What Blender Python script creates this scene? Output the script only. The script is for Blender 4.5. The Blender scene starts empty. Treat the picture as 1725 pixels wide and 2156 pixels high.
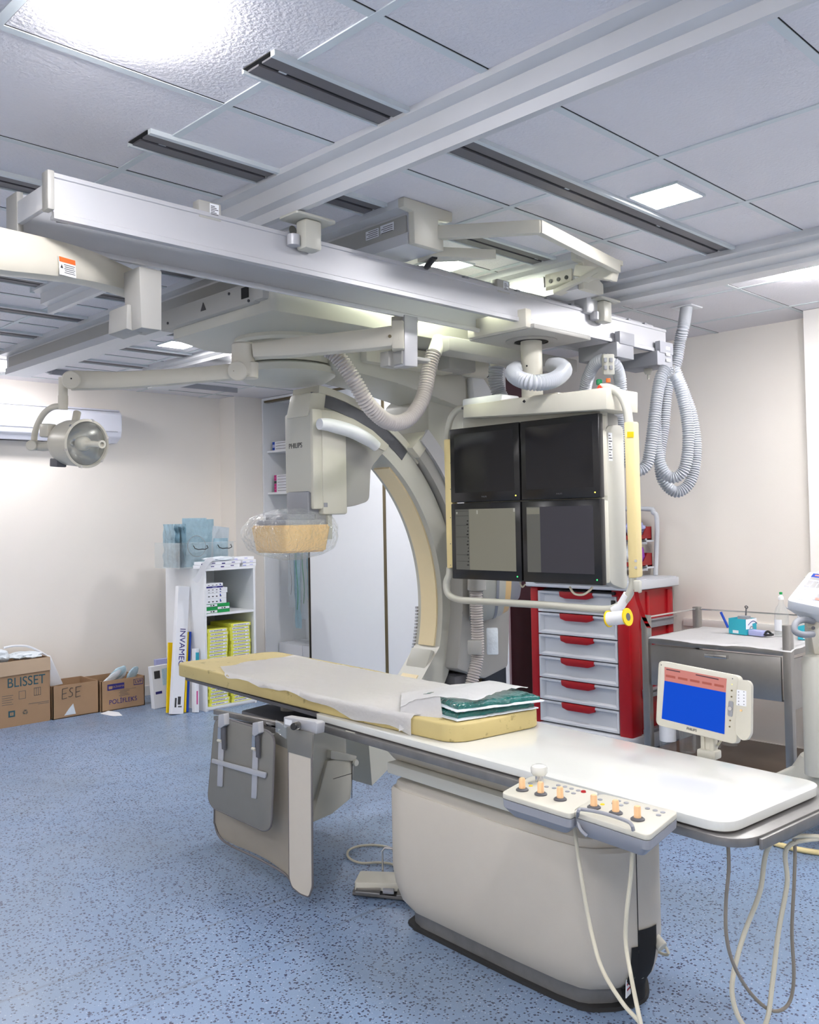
import bpy, bmesh, math, random
from mathutils import Vector, Matrix, Euler, noise
random.seed(7)
R = math.radians
PI = math.pi
scene = bpy.context.scene
COL = scene.collection

# ------------------------------------------------------------------ camera
FPX, CX, CY = 1915.0, 862.5, 1040.0          # focal length and principal point in pixels of a 1725 px wide frame
PITCH, ROLL, YAW = .027, -.0184, .778
CAM = Vector((0, 0, 1.45))
FW = Vector((math.cos(PITCH)*math.sin(YAW), math.cos(PITCH)*math.cos(YAW), math.sin(PITCH)))
r0 = FW.cross(Vector((0, 0, 1))).normalized(); u0 = r0.cross(FW)
RT = math.cos(ROLL)*r0 + math.sin(ROLL)*u0
UP = -math.sin(ROLL)*r0 + math.cos(ROLL)*u0
cam_d = bpy.data.cameras.new('camera'); cam = bpy.data.objects.new('camera', cam_d); COL.objects.link(cam)
cam.matrix_world = Matrix(((RT.x, UP.x, -FW.x, CAM.x), (RT.y, UP.y, -FW.y, CAM.y), (RT.z, UP.z, -FW.z, CAM.z), (0, 0, 0, 1)))
cam_d.sensor_fit = 'HORIZONTAL'; cam_d.sensor_width = 36; cam_d.lens = FPX/1725*36
cam_d.shift_y = -(1078-CY)/1725; cam_d.clip_start = .02; cam_d.clip_end = 60
scene.camera = cam

# ------------------------------------------------------------------ light and exposure
HC = 2.57                                     # ceiling height
LIGHTS = [(.95, 1.80, 1), (2.88, 1.61, 1), (2.92, 2.72, 2), (2.96, 5.05, 1), (2.52, 6.45, 1), (4.24, 1.62, 1),
          (.95, 0.2, 1), (2.88, -.6, 1), (4.24, .1, 1), (-.7, 1.8, 1), (-.7, 3.8, 1), (.3, 5.6, 1), (.95, -1.2, 1), (4.35, 4.9, 1), (-.7, .2, 1)]  # this row: unseen panels added at regular spacing to light the room
LAMP_STRENGTH = 118.0
w = bpy.data.worlds.new('world'); scene.world = w; w.use_nodes = True
w.node_tree.nodes['Background'].inputs[0].default_value = (.8, .85, 1, 1)
w.node_tree.nodes['Background'].inputs[1].default_value = .3
vs = scene.view_settings
vs.view_transform = 'Standard'; vs.look = 'None'; vs.gamma = 1; vs.use_curve_mapping = False
vs.exposure = 0.66

# ------------------------------------------------------------------ geometry helpers
V = Vector
def ray(px, py): return RT*((px-CX)/FPX) - UP*((py-CY)/FPX) + FW
def AZ(px, py, z): d = ray(px, py); return CAM + d*((z-CAM.z)/d.z)
def AX(px, py, x): d = ray(px, py); return CAM + d*(x/d.x)
def AY(px, py, y): d = ray(px, py); return CAM + d*(y/d.y)
def AD(px, py, dep): return CAM + ray(px, py)*dep

def s2l(c):
    return tuple(((x/12.92) if x <= .04045 else ((x+.055)/1.055)**2.4) for x in c)
def rgb(r, g, b): return s2l((r/255, g/255, b/255))

def mat(name, col, rough=.5, metal=0, noise_amt=0, scale=20, bump=0, bscale=60, spec=.5, trans=0, emis=None, estr=0, alpha=1, coat=0):
    m = bpy.data.materials.new(name); m.use_nodes = True
    nt = m.node_tree; b = nt.nodes['Principled BSDF']
    b.inputs['Base Color'].default_value = (*col, 1)
    b.inputs['Roughness'].default_value = rough; b.inputs['Metallic'].default_value = metal
    b.inputs['Specular IOR Level'].default_value = spec
    b.inputs['Transmission Weight'].default_value = trans
    b.inputs['Coat Weight'].default_value = coat
    if emis: b.inputs['Emission Color'].default_value = (*emis, 1); b.inputs['Emission Strength'].default_value = estr
    if alpha < 1: b.inputs['Alpha'].default_value = alpha
    tc = nt.nodes.new('ShaderNodeTexCoord')
    if noise_amt:
        n = nt.nodes.new('ShaderNodeTexNoise'); n.inputs['Scale'].default_value = scale; n.inputs['Detail'].default_value = 4
        nt.links.new(tc.outputs['Object'], n.inputs['Vector'])
        mx = nt.nodes.new('ShaderNodeMix'); mx.data_type = 'RGBA'
        mx.inputs[6].default_value = (*[c*(1-noise_amt) for c in col], 1)
        mx.inputs[7].default_value = (*[min(1, c*(1+noise_amt)) for c in col], 1)
        nt.links.new(n.outputs['Fac'], mx.inputs[0]); nt.links.new(mx.outputs[2], b.inputs['Base Color'])
    if bump:
        n2 = nt.nodes.new('ShaderNodeTexNoise'); n2.inputs['Scale'].default_value = bscale; n2.inputs['Detail'].default_value = 3
        nt.links.new(tc.outputs['Object'], n2.inputs['Vector'])
        bp = nt.nodes.new('ShaderNodeBump'); bp.inputs['Strength'].default_value = bump; bp.inputs['Distance'].default_value = .01
        nt.links.new(n2.outputs['Fac'], bp.inputs['Height']); nt.links.new(bp.outputs[0], b.inputs['Normal'])
    return m

M = {}
M['enamel'] = mat('warm grey enamel', rgb(196, 195, 184), .38, noise_amt=.03, scale=6)
M['enamel_d'] = mat('mid grey enamel', rgb(168, 167, 162), .42, noise_amt=.03, scale=6)
M['lens_grey'] = mat('grey plastic', rgb(150, 152, 158), .45, noise_amt=.03)
M['dk_grey'] = mat('dark grey plastic', rgb(88, 88, 92), .5, noise_amt=.05)
M['track'] = mat('brushed dark track', rgb(95, 97, 102), .3, .7, noise_amt=.15, scale=30)
M['alu'] = mat('anodised aluminium', rgb(188, 189, 193), .42, .3, noise_amt=.03, scale=5)
M['rail'] = mat('painted aluminium rail', rgb(214, 215, 217), .34, .25, noise_amt=.03, scale=4)
M['beige'] = mat('beige plastic', rgb(205, 202, 188), .42, noise_amt=.02)
M['ivory'] = mat('ivory lamp arm enamel', rgb(208, 203, 188), .35, noise_amt=.02)
M['cream'] = mat('cream plastic strip', rgb(240, 222, 180), .5, noise_amt=.02)
M['orange'] = mat('pale orange plastic', rgb(236, 200, 140), .45)
M['peach'] = mat('peach joystick rubber', rgb(240, 196, 148), .5)
M['yellowgrip'] = mat('pale yellow grip', rgb(240, 220, 160), .42)
M['white'] = mat('white laminate', rgb(238, 240, 242), .35, noise_amt=.01)
M['whitegloss'] = mat('white gloss tabletop', rgb(219, 220, 214), .14, coat=.3)
M['baseshell'] = mat('beige base shell', rgb(200, 193, 180), .5, noise_amt=.02, bump=.06, bscale=400)
M['plinth'] = mat('scuffed steel plinth', rgb(130, 128, 126), .4, .5, noise_amt=.2, scale=25)
M['black'] = mat('black plastic', (.012, .012, .014), .35)
M['rubber'] = mat('black rubber', (.02, .02, .02), .7)
M['screen_off'] = mat('black glass screen', (.008, .008, .010), .12)
M['bezel'] = mat('black gloss bezel', (.010, .010, .011), .22)
M['screenframe'] = mat('charcoal screen frame', (.018, .018, .017), .3)
M['steel'] = mat('brushed stainless steel', rgb(165, 163, 160), .32, .85, noise_amt=.12, scale=12)
M['chrome'] = mat('polished steel', rgb(215, 215, 215), .15, 1)
M['hose'] = mat('grey corrugated hose', rgb(186, 190, 196), .32)
M['hose_w'] = mat('warm grey corrugated hose', rgb(190, 184, 180), .30)
M['cable'] = mat('cream cable', rgb(205, 200, 180), .5)
M['cable_d'] = mat('taupe cable', rgb(140, 132, 120), .5)
M['red'] = mat('red lacquered metal', rgb(172, 10, 24), .3, noise_amt=.05)
M['redbin'] = mat('red plastic bin', rgb(150, 28, 30), .4)
M['drawer'] = mat('pale grey drawer plastic', rgb(212, 216, 222), .4)
M['carton'] = mat('brown cardboard', rgb(172, 140, 108), .85, noise_amt=.06, scale=15)
M['carton_l'] = mat('light cardboard flap', rgb(196, 172, 145), .85, noise_amt=.05, scale=15)
M['paper'] = mat('white paper', rgb(236, 238, 242), .7)
M['yellowbox'] = mat('yellow carton', rgb(232, 232, 90), .6)
M['greenbox'] = mat('green carton', rgb(20, 150, 75), .55)
M['navy'] = mat('navy ink', rgb(48, 44, 120), .6)
M['bluepr'] = mat('blue carton', rgb(20, 70, 180), .5)
M['teal'] = mat('teal print', rgb(45, 170, 190), .5)
M['tealink'] = mat('blue green ink', rgb(50, 90, 100), .7)
M['greyink'] = mat('grey ink', rgb(95, 95, 95), .7)
M['magenta'] = mat('magenta print', rgb(200, 40, 130), .5)
M['purple'] = mat('purple film', rgb(140, 70, 170), .4)
M['glasscl'] = mat('clear plastic', (.85, .9, .92), .12, alpha=.28)
M['bagfilm'] = mat('clear film bag', (.9, .93, .95), .10, alpha=.22, bump=1.0, bscale=45)
M['pouch'] = mat('pale blue pouch film', rgb(196, 224, 236), .18, noise_amt=.14, scale=30, bump=1.0, bscale=24)
M['pouch_w'] = mat('white paper pouch', rgb(228, 236, 242), .4, bump=.4, bscale=50)
M['green'] = mat('dark green drape cloth', rgb(12, 98, 92), .16, noise_amt=.25, scale=14, bump=.8, bscale=50, coat=.6)
M['foam'] = mat('yellow foam mattress', rgb(200, 182, 124), .6, noise_amt=.12, scale=5)
def stained(m, col, sc, lo, hi, amt):
    nt = m.node_tree; b = nt.nodes['Principled BSDF']; L = nt.links.new; src = b.inputs['Base Color'].links[0].from_socket
    tc = nt.nodes.new('ShaderNodeTexCoord'); n = nt.nodes.new('ShaderNodeTexNoise'); n.inputs['Scale'].default_value = sc; n.inputs['Detail'].default_value = 6; n.inputs['Roughness'].default_value = .65
    L(tc.outputs['Object'], n.inputs['Vector']); mr = nt.nodes.new('ShaderNodeMapRange'); mr.inputs[1].default_value = lo; mr.inputs[2].default_value = hi; mr.inputs[4].default_value = amt; L(n.outputs['Fac'], mr.inputs[0])
    mx = nt.nodes.new('ShaderNodeMix'); mx.data_type = 'RGBA'; L(mr.outputs[0], mx.inputs[0]); L(src, mx.inputs[6]); mx.inputs[7].default_value = (*col, 1); L(mx.outputs[2], b.inputs['Base Color'])
stained(M['foam'], rgb(128, 112, 62), 14, .60, .66, .65)
M['sheet'] = mat('white cotton sheet', rgb(246, 245, 245), .85, bump=.35, bscale=38)
M['apron'] = mat('grey lead vinyl', rgb(128, 126, 120), .5, noise_amt=.05)
M['skirt'] = mat('beige lead vinyl', rgb(204, 196, 182), .5, noise_amt=.03)
M['trim_g'] = mat('grey piping', rgb(110, 106, 106), .6)
M['yellow'] = mat('yellow plastic', rgb(245, 208, 10), .35)
M['gold'] = mat('bronze aluminium profile', rgb(120, 108, 84), .35, .6)
M['darkglass'] = mat('dark glass door', (.03, .032, .038), .12)
M['darkgap'] = mat('dark gap', (.01, .01, .01), .8)
M['slotgrey'] = mat('dark grey channel steel', rgb(112, 110, 114), .5, .3, noise_amt=.05)
M['acwhite'] = mat('white appliance plastic', rgb(236, 238, 248), .3)
M['ptext'] = mat('dark print', rgb(60, 60, 62), .6)
M['ledg'] = mat('green led', (.02, .4, .05), .4, emis=(.05, 1, .2), estr=1.6)
M['greenlamp'] = mat('green lamp lens', rgb(10, 120, 70), .2)
M['ledy'] = mat('yellow led', (.4, .35, .02), .4, emis=(1, .85, .1), estr=2)
M['screenblue'] = mat('lit blue screen', (.0, .01, .05), .5, spec=.12, emis=rgb(0, 72, 208), estr=.58)
M['screenred'] = mat('lit salmon screen', (.1, .03, .02), .3, emis=rgb(188, 118, 112), estr=.6)
M['screenred2'] = mat('lit red screen buttons', (.1, .03, .02), .3, emis=rgb(150, 70, 60), estr=.6)
M['screengrey'] = mat('lit grey screen', (.05, .05, .045), .3, emis=rgb(116, 114, 100), estr=.5)
M['screengrey2'] = mat('lit dim screen', (.04, .04, .035), .3, emis=rgb(84, 84, 80), estr=.42)
M['screendk'] = mat('lit dark screen', (.02, .02, .025), .3, emis=rgb(44, 42, 50), estr=.4)
M['screenlt'] = mat('lit screen text', (.05, .05, .05), .3, emis=rgb(170, 170, 160), estr=.5)
M['refl'] = mat('lamp reflector', rgb(200, 200, 195), .18, .9)
M['lampshell'] = mat('lamp housing enamel', rgb(190, 186, 172), .35, .1, noise_amt=.04)
M['lampw'] = mat('panel lamp', (1, 1, 1), .5, emis=(1, .975, .985), estr=LAMP_STRENGTH)
M['lamps'] = mat('surface panel lamp', (1, 1, 1), .5, emis=(1, .975, .99), estr=LAMP_STRENGTH*.55)
M['lampg'] = mat('greenish panel lamp', (1, 1, 1), .5, emis=(.95, 1, .80), estr=LAMP_STRENGTH*.30)
M['tileedge'] = mat('ceiling grid bar', rgb(211, 218, 220), .4)
M['lblue'] = mat('lilac carton', rgb(175, 180, 225), .5)
M['tan'] = mat('parquet brown shelf', rgb(98, 84, 72), .4, noise_amt=.1)
M['maroon'] = mat('maroon cart reflection and screen marks', rgb(86, 58, 66), .15)  # on the cabinet end its dark red stands for the cart's reflection
M['redtie'] = mat('red tie', rgb(220, 60, 30), .4)
M['orangel'] = mat('orange label', rgb(240, 110, 40), .5)

def film_mat(name, tint, fac, rough, bump, bscale, diff=.35):
    m = bpy.data.materials.new(name); m.use_nodes = True; nt = m.node_tree; nt.nodes.clear(); L = nt.links.new; N = nt.nodes.new
    out = N('ShaderNodeOutputMaterial'); tr = N('ShaderNodeBsdfTransparent'); gl = N('ShaderNodeBsdfGlossy'); df = N('ShaderNodeBsdfDiffuse'); lw = N('ShaderNodeLayerWeight')
    tr.inputs[0].default_value = (.97, .98, .98, 1); gl.inputs['Roughness'].default_value = rough; gl.inputs[0].default_value = (1, 1, 1, 1); df.inputs[0].default_value = (*tint, 1)
    tc = N('ShaderNodeTexCoord'); n = N('ShaderNodeTexNoise'); n.inputs['Scale'].default_value = bscale; n.inputs['Detail'].default_value = 2; n.inputs['Distortion'].default_value = 1.5
    bp = N('ShaderNodeBump'); bp.inputs['Strength'].default_value = bump; bp.inputs['Distance'].default_value = .02
    L(tc.outputs['Object'], n.inputs['Vector']); L(n.outputs['Fac'], bp.inputs['Height']); L(bp.outputs[0], gl.inputs['Normal']); L(bp.outputs[0], lw.inputs['Normal']); lw.inputs['Blend'].default_value = .25
    m1 = N('ShaderNodeMixShader'); m1.inputs[0].default_value = diff; L(gl.outputs[0], m1.inputs[1]); L(df.outputs[0], m1.inputs[2])
    ad = N('ShaderNodeMath'); ad.operation = 'MULTIPLY_ADD'; ad.inputs[1].default_value = .5; ad.inputs[2].default_value = fac; ad.use_clamp = True; L(lw.outputs['Facing'], ad.inputs[0])
    m2 = N('ShaderNodeMixShader'); L(ad.outputs[0], m2.inputs[0]); L(tr.outputs[0], m2.inputs[1]); L(m1.outputs[0], m2.inputs[2]); L(m2.outputs[0], out.inputs[0])
    return m
M['glasscl'] = film_mat('clear plastic', (.8, .88, .92), .07, .12, .05, 20)
M['bagfilm'] = film_mat('clear film bag', (.9, .93, .95), .06, .10, 1.0, 28, .25)
# procedural floor, walls, ceiling
def floor_mat():
    m = bpy.data.materials.new('blue speckled vinyl'); m.use_nodes = True; nt = m.node_tree; b = nt.nodes['Principled BSDF']
    L = nt.links.new
    tc = nt.nodes.new('ShaderNodeTexCoord')
    def nz(scale, det=2):
        n = nt.nodes.new('ShaderNodeTexNoise'); n.inputs['Scale'].default_value = scale; n.inputs['Detail'].default_value = det
        L(tc.outputs['Object'], n.inputs['Vector']); return n
    def ramp(src, p0, c0, p1, c1):
        r = nt.nodes.new('ShaderNodeValToRGB'); r.color_ramp.elements[0].position = p0; r.color_ramp.elements[0].color = c0
        r.color_ramp.elements[1].position = p1; r.color_ramp.elements[1].color = c1; L(src, r.inputs[0]); return r
    base = nz(300, 2)
    mx = nt.nodes.new('ShaderNodeMix'); mx.data_type = 'RGBA'; mx.inputs[6].default_value = (*rgb(112, 136, 168), 1); mx.inputs[7].default_value = (*rgb(142, 164, 194), 1)
    L(base.outputs['Fac'], mx.inputs[0])
    def chips(scale, thr, col, prev, off):
        mp = nt.nodes.new('ShaderNodeMapping'); mp.inputs['Location'].default_value = (off, off*.7, 0); mp.inputs['Rotation'].default_value = (0, 0, off)
        L(tc.outputs['Object'], mp.inputs[0])
        v = nt.nodes.new('ShaderNodeTexVoronoi'); v.inputs['Scale'].default_value = scale; v.distance = 'CHEBYCHEV'; L(mp.outputs[0], v.inputs['Vector'])
        lt = nt.nodes.new('ShaderNodeMath'); lt.operation = 'LESS_THAN'; L(v.outputs['Distance'], lt.inputs[0])
        sp = nt.nodes.new('ShaderNodeSeparateColor'); L(v.outputs['Color'], sp.inputs[0])
        ml = nt.nodes.new('ShaderNodeMath'); ml.operation = 'MULTIPLY'; ml.inputs[1].default_value = thr; L(sp.outputs[0], ml.inputs[0])
        L(ml.outputs[0], lt.inputs[1])
        m2 = nt.nodes.new('ShaderNodeMix'); m2.data_type = 'RGBA'; m2.inputs[7].default_value = (*col, 1)
        L(lt.outputs[0], m2.inputs[0]); L(prev, m2.inputs[6]); return m2.outputs[2]
    o = chips(70, .33, rgb(62, 68, 98), mx.outputs[2], .3)
    o = chips(88, .30, rgb(50, 52, 74), o, 1.7)
    o = chips(90, .20, rgb(176, 186, 206), o, 3.1)
    # grime, greener towards worn places
    st = nz(1.1, 5); sr = ramp(st.outputs['Fac'], .46, (0, 0, 0, 1), .72, (1, 1, 1, 1))
    mul = nt.nodes.new('ShaderNodeMath'); mul.operation = 'MULTIPLY'; mul.inputs[1].default_value = .45; L(sr.outputs[0], mul.inputs[0])
    m3 = nt.nodes.new('ShaderNodeMix'); m3.data_type = 'RGBA'; m3.inputs[7].default_value = (*rgb(108, 118, 122), 1); L(mul.outputs[0], m3.inputs[0]); L(o, m3.inputs[6])
    prev = m3.outputs[2]
    for (ax_, ay_), (bx_, by_) in (((0, 2110), (610, 1888)), ((230, 2140), (790, 1915))):
        p, q = AZ(ax_, ay_, 0), AZ(bx_, by_, 0); d = (q-p).normalized(); nrm = V((-d.y, d.x, 0)); k0 = p.dot(nrm)
        dt_ = nt.nodes.new('ShaderNodeVectorMath'); dt_.operation = 'DOT_PRODUCT'; dt_.inputs[1].default_value = nrm; geo = nt.nodes.new('ShaderNodeNewGeometry'); L(geo.outputs['Position'], dt_.inputs[0])
        sb_ = nt.nodes.new('ShaderNodeMath'); sb_.operation = 'SUBTRACT'; sb_.inputs[1].default_value = k0; L(dt_.outputs['Value'], sb_.inputs[0])
        ab = nt.nodes.new('ShaderNodeMath'); ab.operation = 'ABSOLUTE'; L(sb_.outputs[0], ab.inputs[0])
        mr = nt.nodes.new('ShaderNodeMapRange'); mr.inputs[1].default_value = .0; mr.inputs[2].default_value = .010; mr.inputs[3].default_value = .7; mr.inputs[4].default_value = 0; L(ab.outputs[0], mr.inputs[0])
        nn_ = nz(5, 3); m5 = nt.nodes.new('ShaderNodeMath'); m5.operation = 'MULTIPLY'; L(mr.outputs[0], m5.inputs[0]); L(nn_.outputs['Fac'], m5.inputs[1])
        m4 = nt.nodes.new('ShaderNodeMix'); m4.data_type = 'RGBA'; m4.inputs[7].default_value = (*rgb(96, 98, 98), 1); L(m5.outputs[0], m4.inputs[0]); L(prev, m4.inputs[6]); prev = m4.outputs[2]
    L(prev, b.inputs['Base Color'])
    b.inputs['Roughness'].default_value = .36
    rr = nz(6, 3); r2 = ramp(rr.outputs['Fac'], .3, (.28, .28, .28, 1), .8, (.46, .46, .46, 1)); L(r2.outputs[0], b.inputs['Roughness'])
    return m
def wall_mat(name='cream painted wall', col=rgb(243, 237, 228)):
    m = mat(name, col, .62, noise_amt=.025, scale=1.2, bump=.08, bscale=260); return m
def ceil_mat():
    m = bpy.data.materials.new('textured lilac ceiling tiles'); m.use_nodes = True; nt = m.node_tree; b = nt.nodes['Principled BSDF']; L = nt.links.new
    tc = nt.nodes.new('ShaderNodeTexCoord')
    b.inputs['Base Color'].default_value = (*rgb(205, 203, 210), 1); b.inputs['Roughness'].default_value = .45
    n = nt.nodes.new('ShaderNodeTexNoise'); n.inputs['Scale'].default_value = 90; n.inputs['Detail'].default_value = 3; L(tc.outputs['Object'], n.inputs['Vector'])
    n2 = nt.nodes.new('ShaderNodeTexNoise'); n2.inputs['Scale'].default_value = 2; n2.inputs['Detail'].default_value = 4; L(tc.outputs['Object'], n2.inputs['Vector'])
    mx = nt.nodes.new('ShaderNodeMix'); mx.data_type = 'RGBA'; mx.inputs[6].default_value = (*rgb(222, 219, 222), 1); mx.inputs[7].default_value = (*rgb(236, 233, 236), 1)
    L(n2.outputs['Fac'], mx.inputs[0]); L(mx.outputs[2], b.inputs['Base Color'])
    bp = nt.nodes.new('ShaderNodeBump'); bp.inputs['Strength'].default_value = .35; bp.inputs['Distance'].default_value = .01
    L(n.outputs['Fac'], bp.inputs['Height']); L(bp.outputs[0], b.inputs['Normal'])
    return m
M['floor'] = floor_mat(); M['wall'] = wall_mat(); M['ceil'] = ceil_mat(); M['wall2'] = wall_mat('pale column paint', rgb(236, 232, 226))

# ------------------------------------------------------------------ mesh building
class MB:
    def __init__(s): s.bm = bmesh.new(); s.mats = []; s.cur = 0
    def m(s, mt):
        mt = M[mt] if isinstance(mt, str) else mt
        if mt not in s.mats: s.mats.append(mt)
        s.cur = s.mats.index(mt); return s
    def merge(s, b, mx=None):
        if mx is not None: bmesh.ops.transform(b, matrix=mx, verts=b.verts)
        vm = {v: s.bm.verts.new(v.co) for v in b.verts}
        for f in b.faces:
            try: nf = s.bm.faces.new([vm[v] for v in f.verts]); nf.material_index = s.cur; nf.smooth = True
            except ValueError: pass
        b.free(); return s
    def box(s, c, d, rot=None, bev=0, seg=2, mx=None):
        b = bmesh.new(); bmesh.ops.create_cube(b, size=1)
        bmesh.ops.scale(b, vec=V(d), verts=b.verts)
        if bev: bmesh.ops.bevel(b, geom=b.edges[:], offset=min(bev, min(d)*.49), segments=seg, affect='EDGES', profile=.5)
        t = Matrix.Translation(V(c))
        if rot is not None: t = t @ (rot if isinstance(rot, Matrix) else Euler(rot).to_matrix().to_4x4())
        if mx is not None: t = mx @ t
        return s.merge(b, t)
    def bb(s, x0, x1, y0, y1, z0, z1, bev=0, seg=2, mx=None):
        return s.box(((x0+x1)/2, (y0+y1)/2, (z0+z1)/2), (abs(x1-x0), abs(y1-y0), abs(z1-z0)), None, bev, seg, mx)
    def prism(s, pts, ext, bev=0, seg=2, mx=None):
        """pts: 3D polygon (planar), ext: extrusion vector"""
        b = bmesh.new(); vs_ = [b.verts.new(V(p)) for p in pts]; f = b.faces.new(vs_)
        r = bmesh.ops.extrude_face_region(b, geom=[f]); nv = [e for e in r['geom'] if isinstance(e, bmesh.types.BMVert)]
        bmesh.ops.translate(b, vec=V(ext), verts=nv)
        bmesh.ops.recalc_face_normals(b, faces=b.faces[:])
        if bev: bmesh.ops.bevel(b, geom=b.edges[:], offset=bev, segments=seg, affect='EDGES', profile=.5, clamp_overlap=True)
        return s.merge(b, mx)
    def lathe(s, prof, n=32, mx=None, cap=True):
        b = bmesh.new(); rings = []
        for r_, z in prof:
            if r_ < 1e-6: rings.append([b.verts.new((0, 0, z))])
            else: rings.append([b.verts.new((r_*math.cos(2*PI*i/n), r_*math.sin(2*PI*i/n), z)) for i in range(n)])
        for a, c in zip(rings, rings[1:]):
            for i in range(n):
                j = (i+1) % n
                if len(a) == 1 and len(c) == 1: continue
                if len(a) == 1: b.faces.new((a[0], c[i], c[j]))
                elif len(c) == 1: b.faces.new((a[i], a[j], c[0]))
                else: b.faces.new((a[i], a[j], c[j], c[i]))
        if cap:
            for rg in (rings[0], rings[-1]):
                if len(rg) > 2: b.faces.new(rg)
        bmesh.ops.recalc_face_normals(b, faces=b.faces[:])
        return s.merge(b, mx)
    def cyl(s, p0, p1, r, n=20, r2=None, bev=0):
        p0, p1 = V(p0), V(p1); d = p1-p0; L = d.length
        mx = Matrix.Translation(p0) @ d.to_track_quat('Z', 'Y').to_matrix().to_4x4()
        r2 = r if r2 is None else r2
        if bev: return s.lathe([(r-bev, 0), (r, bev), (r2, L-bev), (r2-bev, L)], n, mx)
        return s.lathe([(r, 0), (r2, L)], n, mx)
    def tube(s, path, rad, n=12, closed=False, cap=True):
        """rad: number or list of radii per point"""
        P = [V(p) for p in path]; b = bmesh.new(); k = len(P); rings = []; up = None
        for i, p in enumerate(P):
            if closed: t = (P[(i+1) % k]-P[i-1])
            else: t = P[min(i+1, k-1)]-P[max(i-1, 0)]
            t.normalize()
            if up is None:
                up = t.orthogonal().normalized()
            else:
                up = (up - t*up.dot(t)); up.normalize()
            w_ = t.cross(up); rr = rad[i] if isinstance(rad, (list, tuple)) else rad
            rings.append([b.verts.new(p + (up*math.cos(2*PI*j/n)+w_*math.sin(2*PI*j/n))*rr) for j in range(n)])
        prs = list(zip(rings, rings[1:])) + ([(rings[-1], rings[0])] if closed else [])
        for a, c in prs:
            for i in range(n): b.faces.new((a[i], a[(i+1) % n], c[(i+1) % n], c[i]))
        if cap and not closed: b.faces.new(rings[0]); b.faces.new(rings[-1])
        bmesh.ops.recalc_face_normals(b, faces=b.faces[:])
        return s.merge(b)
    def grid(s, fn, nu, nv):
        b = bmesh.new(); g = [[b.verts.new(fn(i/(nu-1), j/(nv-1))) for j in range(nv)] for i in range(nu)]
        for i in range(nu-1):
            for j in range(nv-1): b.faces.new((g[i][j], g[i+1][j], g[i+1][j+1], g[i][j+1]))
        return s.merge(b)
    def text(s, string, size, mx, ext=.0006, xs=1.0):
        """flat lettering; local x along the line, local y up, centred"""
        cu = bpy.data.curves.new('t', 'FONT'); cu.body = string; cu.size = size; cu.extrude = ext
        cu.align_x = 'CENTER'; cu.align_y = 'CENTER'
        ob = bpy.data.objects.new('t', cu); COL.objects.link(ob)
        me = bpy.data.meshes.new_from_object(ob.evaluated_get(bpy.context.evaluated_depsgraph_get()))
        b = bmesh.new(); b.from_mesh(me); bpy.data.objects.remove(ob); bpy.data.curves.remove(cu); bpy.data.meshes.remove(me)
        return s.merge(b, mx @ Matrix.Diagonal((xs, 1, 1, 1)))
    def done(s, name, parent=None, loc=None, sharp=35):
        if parent is not None: L = root_loc(parent)
        elif loc is not None: L = V(loc)
        else:
            xs = [v.co for v in s.bm.verts]
            L = V((sum(c.x for c in xs)/len(xs), sum(c.y for c in xs)/len(xs), min(c.z for c in xs)))
        bmesh.ops.translate(s.bm, vec=-L, verts=s.bm.verts)
        me = bpy.data.meshes.new(name)
        s.bm.to_mesh(me); s.bm.free()
        for mt in s.mats: me.materials.append(mt)
        me.set_sharp_from_angle(angle=R(sharp))
        ob = bpy.data.objects.new(name, me); COL.objects.link(ob)
        if parent is not None: ob.parent = parent
        else: ob.location = L
        return ob
def root_loc(o):
    while o.parent: o = o.parent
    return V(o.location)
def frame(o, x, y):
    """matrix with origin o, local x axis x, local y axis y"""
    x = V(x).normalized(); z = x.cross(V(y)).normalized(); y = z.cross(x)
    return Matrix(((x.x, y.x, z.x, o[0]), (x.y, y.y, z.y, o[1]), (x.z, y.z, z.z, o[2]), (0, 0, 0, 1)))
def tag(o, label, cat, group=None, kind=None):
    o['label'] = label; o['category'] = cat
    if group: o['group'] = group
    if kind: o['kind'] = kind
    return o
def thing(name, label, cat, loc, group=None):
    o = bpy.data.objects.new(name, None); COL.objects.link(o); o.location = V(loc); o.empty_display_size = .05
    return tag(o, label, cat, group)
def struct(o): o['kind'] = 'structure'; return o
def kids(o): return [c for c in bpy.data.objects if c.parent == o]
def dup(o, loc=None, rot=None, label=None, parent=None):
    c = o.copy(); COL.objects.link(c)
    if parent is not None: c.parent = parent
    if loc is not None: c.location = V(loc)
    if rot is not None: c.rotation_euler = rot
    if label: c['label'] = label
    for k in kids(o): dup(k, parent=c)
    return c
def smooth(pts, n=8, closed=False):
    P = [V(p) for p in pts]; out = []; k = len(P)
    rng = range(k if closed else k-1)
    for i in rng:
        if closed: a, b, c, d = P[i-1], P[i], P[(i+1) % k], P[(i+2) % k]
        else: a, b, c, d = P[max(i-1, 0)], P[i], P[i+1], P[min(i+2, k-1)]
        for j in range(n):
            t = j/n
            out.append(.5*((2*b)+(c-a)*t+(2*a-5*b+4*c-d)*t*t+(3*b-a-3*c+d)*t**3))
    if not closed: out.append(P[-1])
    return out
def resample(P, step):
    out = [P[0]]; acc = 0
    L = [0]
    for a, b in zip(P, P[1:]): L.append(L[-1]+(b-a).length)
    n = max(2, int(L[-1]/step)); j = 0
    for i in range(1, n+1):
        s_ = L[-1]*i/n
        while j < len(P)-2 and L[j+1] < s_: j += 1
        t = (s_-L[j])/max(1e-9, L[j+1]-L[j]); out.append(P[j].lerp(P[j+1], min(1, max(0, t))))
    return out
def hose(mb, pts, r, pitch=.011, n=14, depth=.24):
    P = resample(smooth(pts, 14), pitch/4)
    rad = [r*(1-depth) if i % 4 in (0,) else (r*(1-depth*.35) if i % 4 in (1, 3) else r) for i in range(len(P))]
    mb.tube(P, rad, n)
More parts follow.
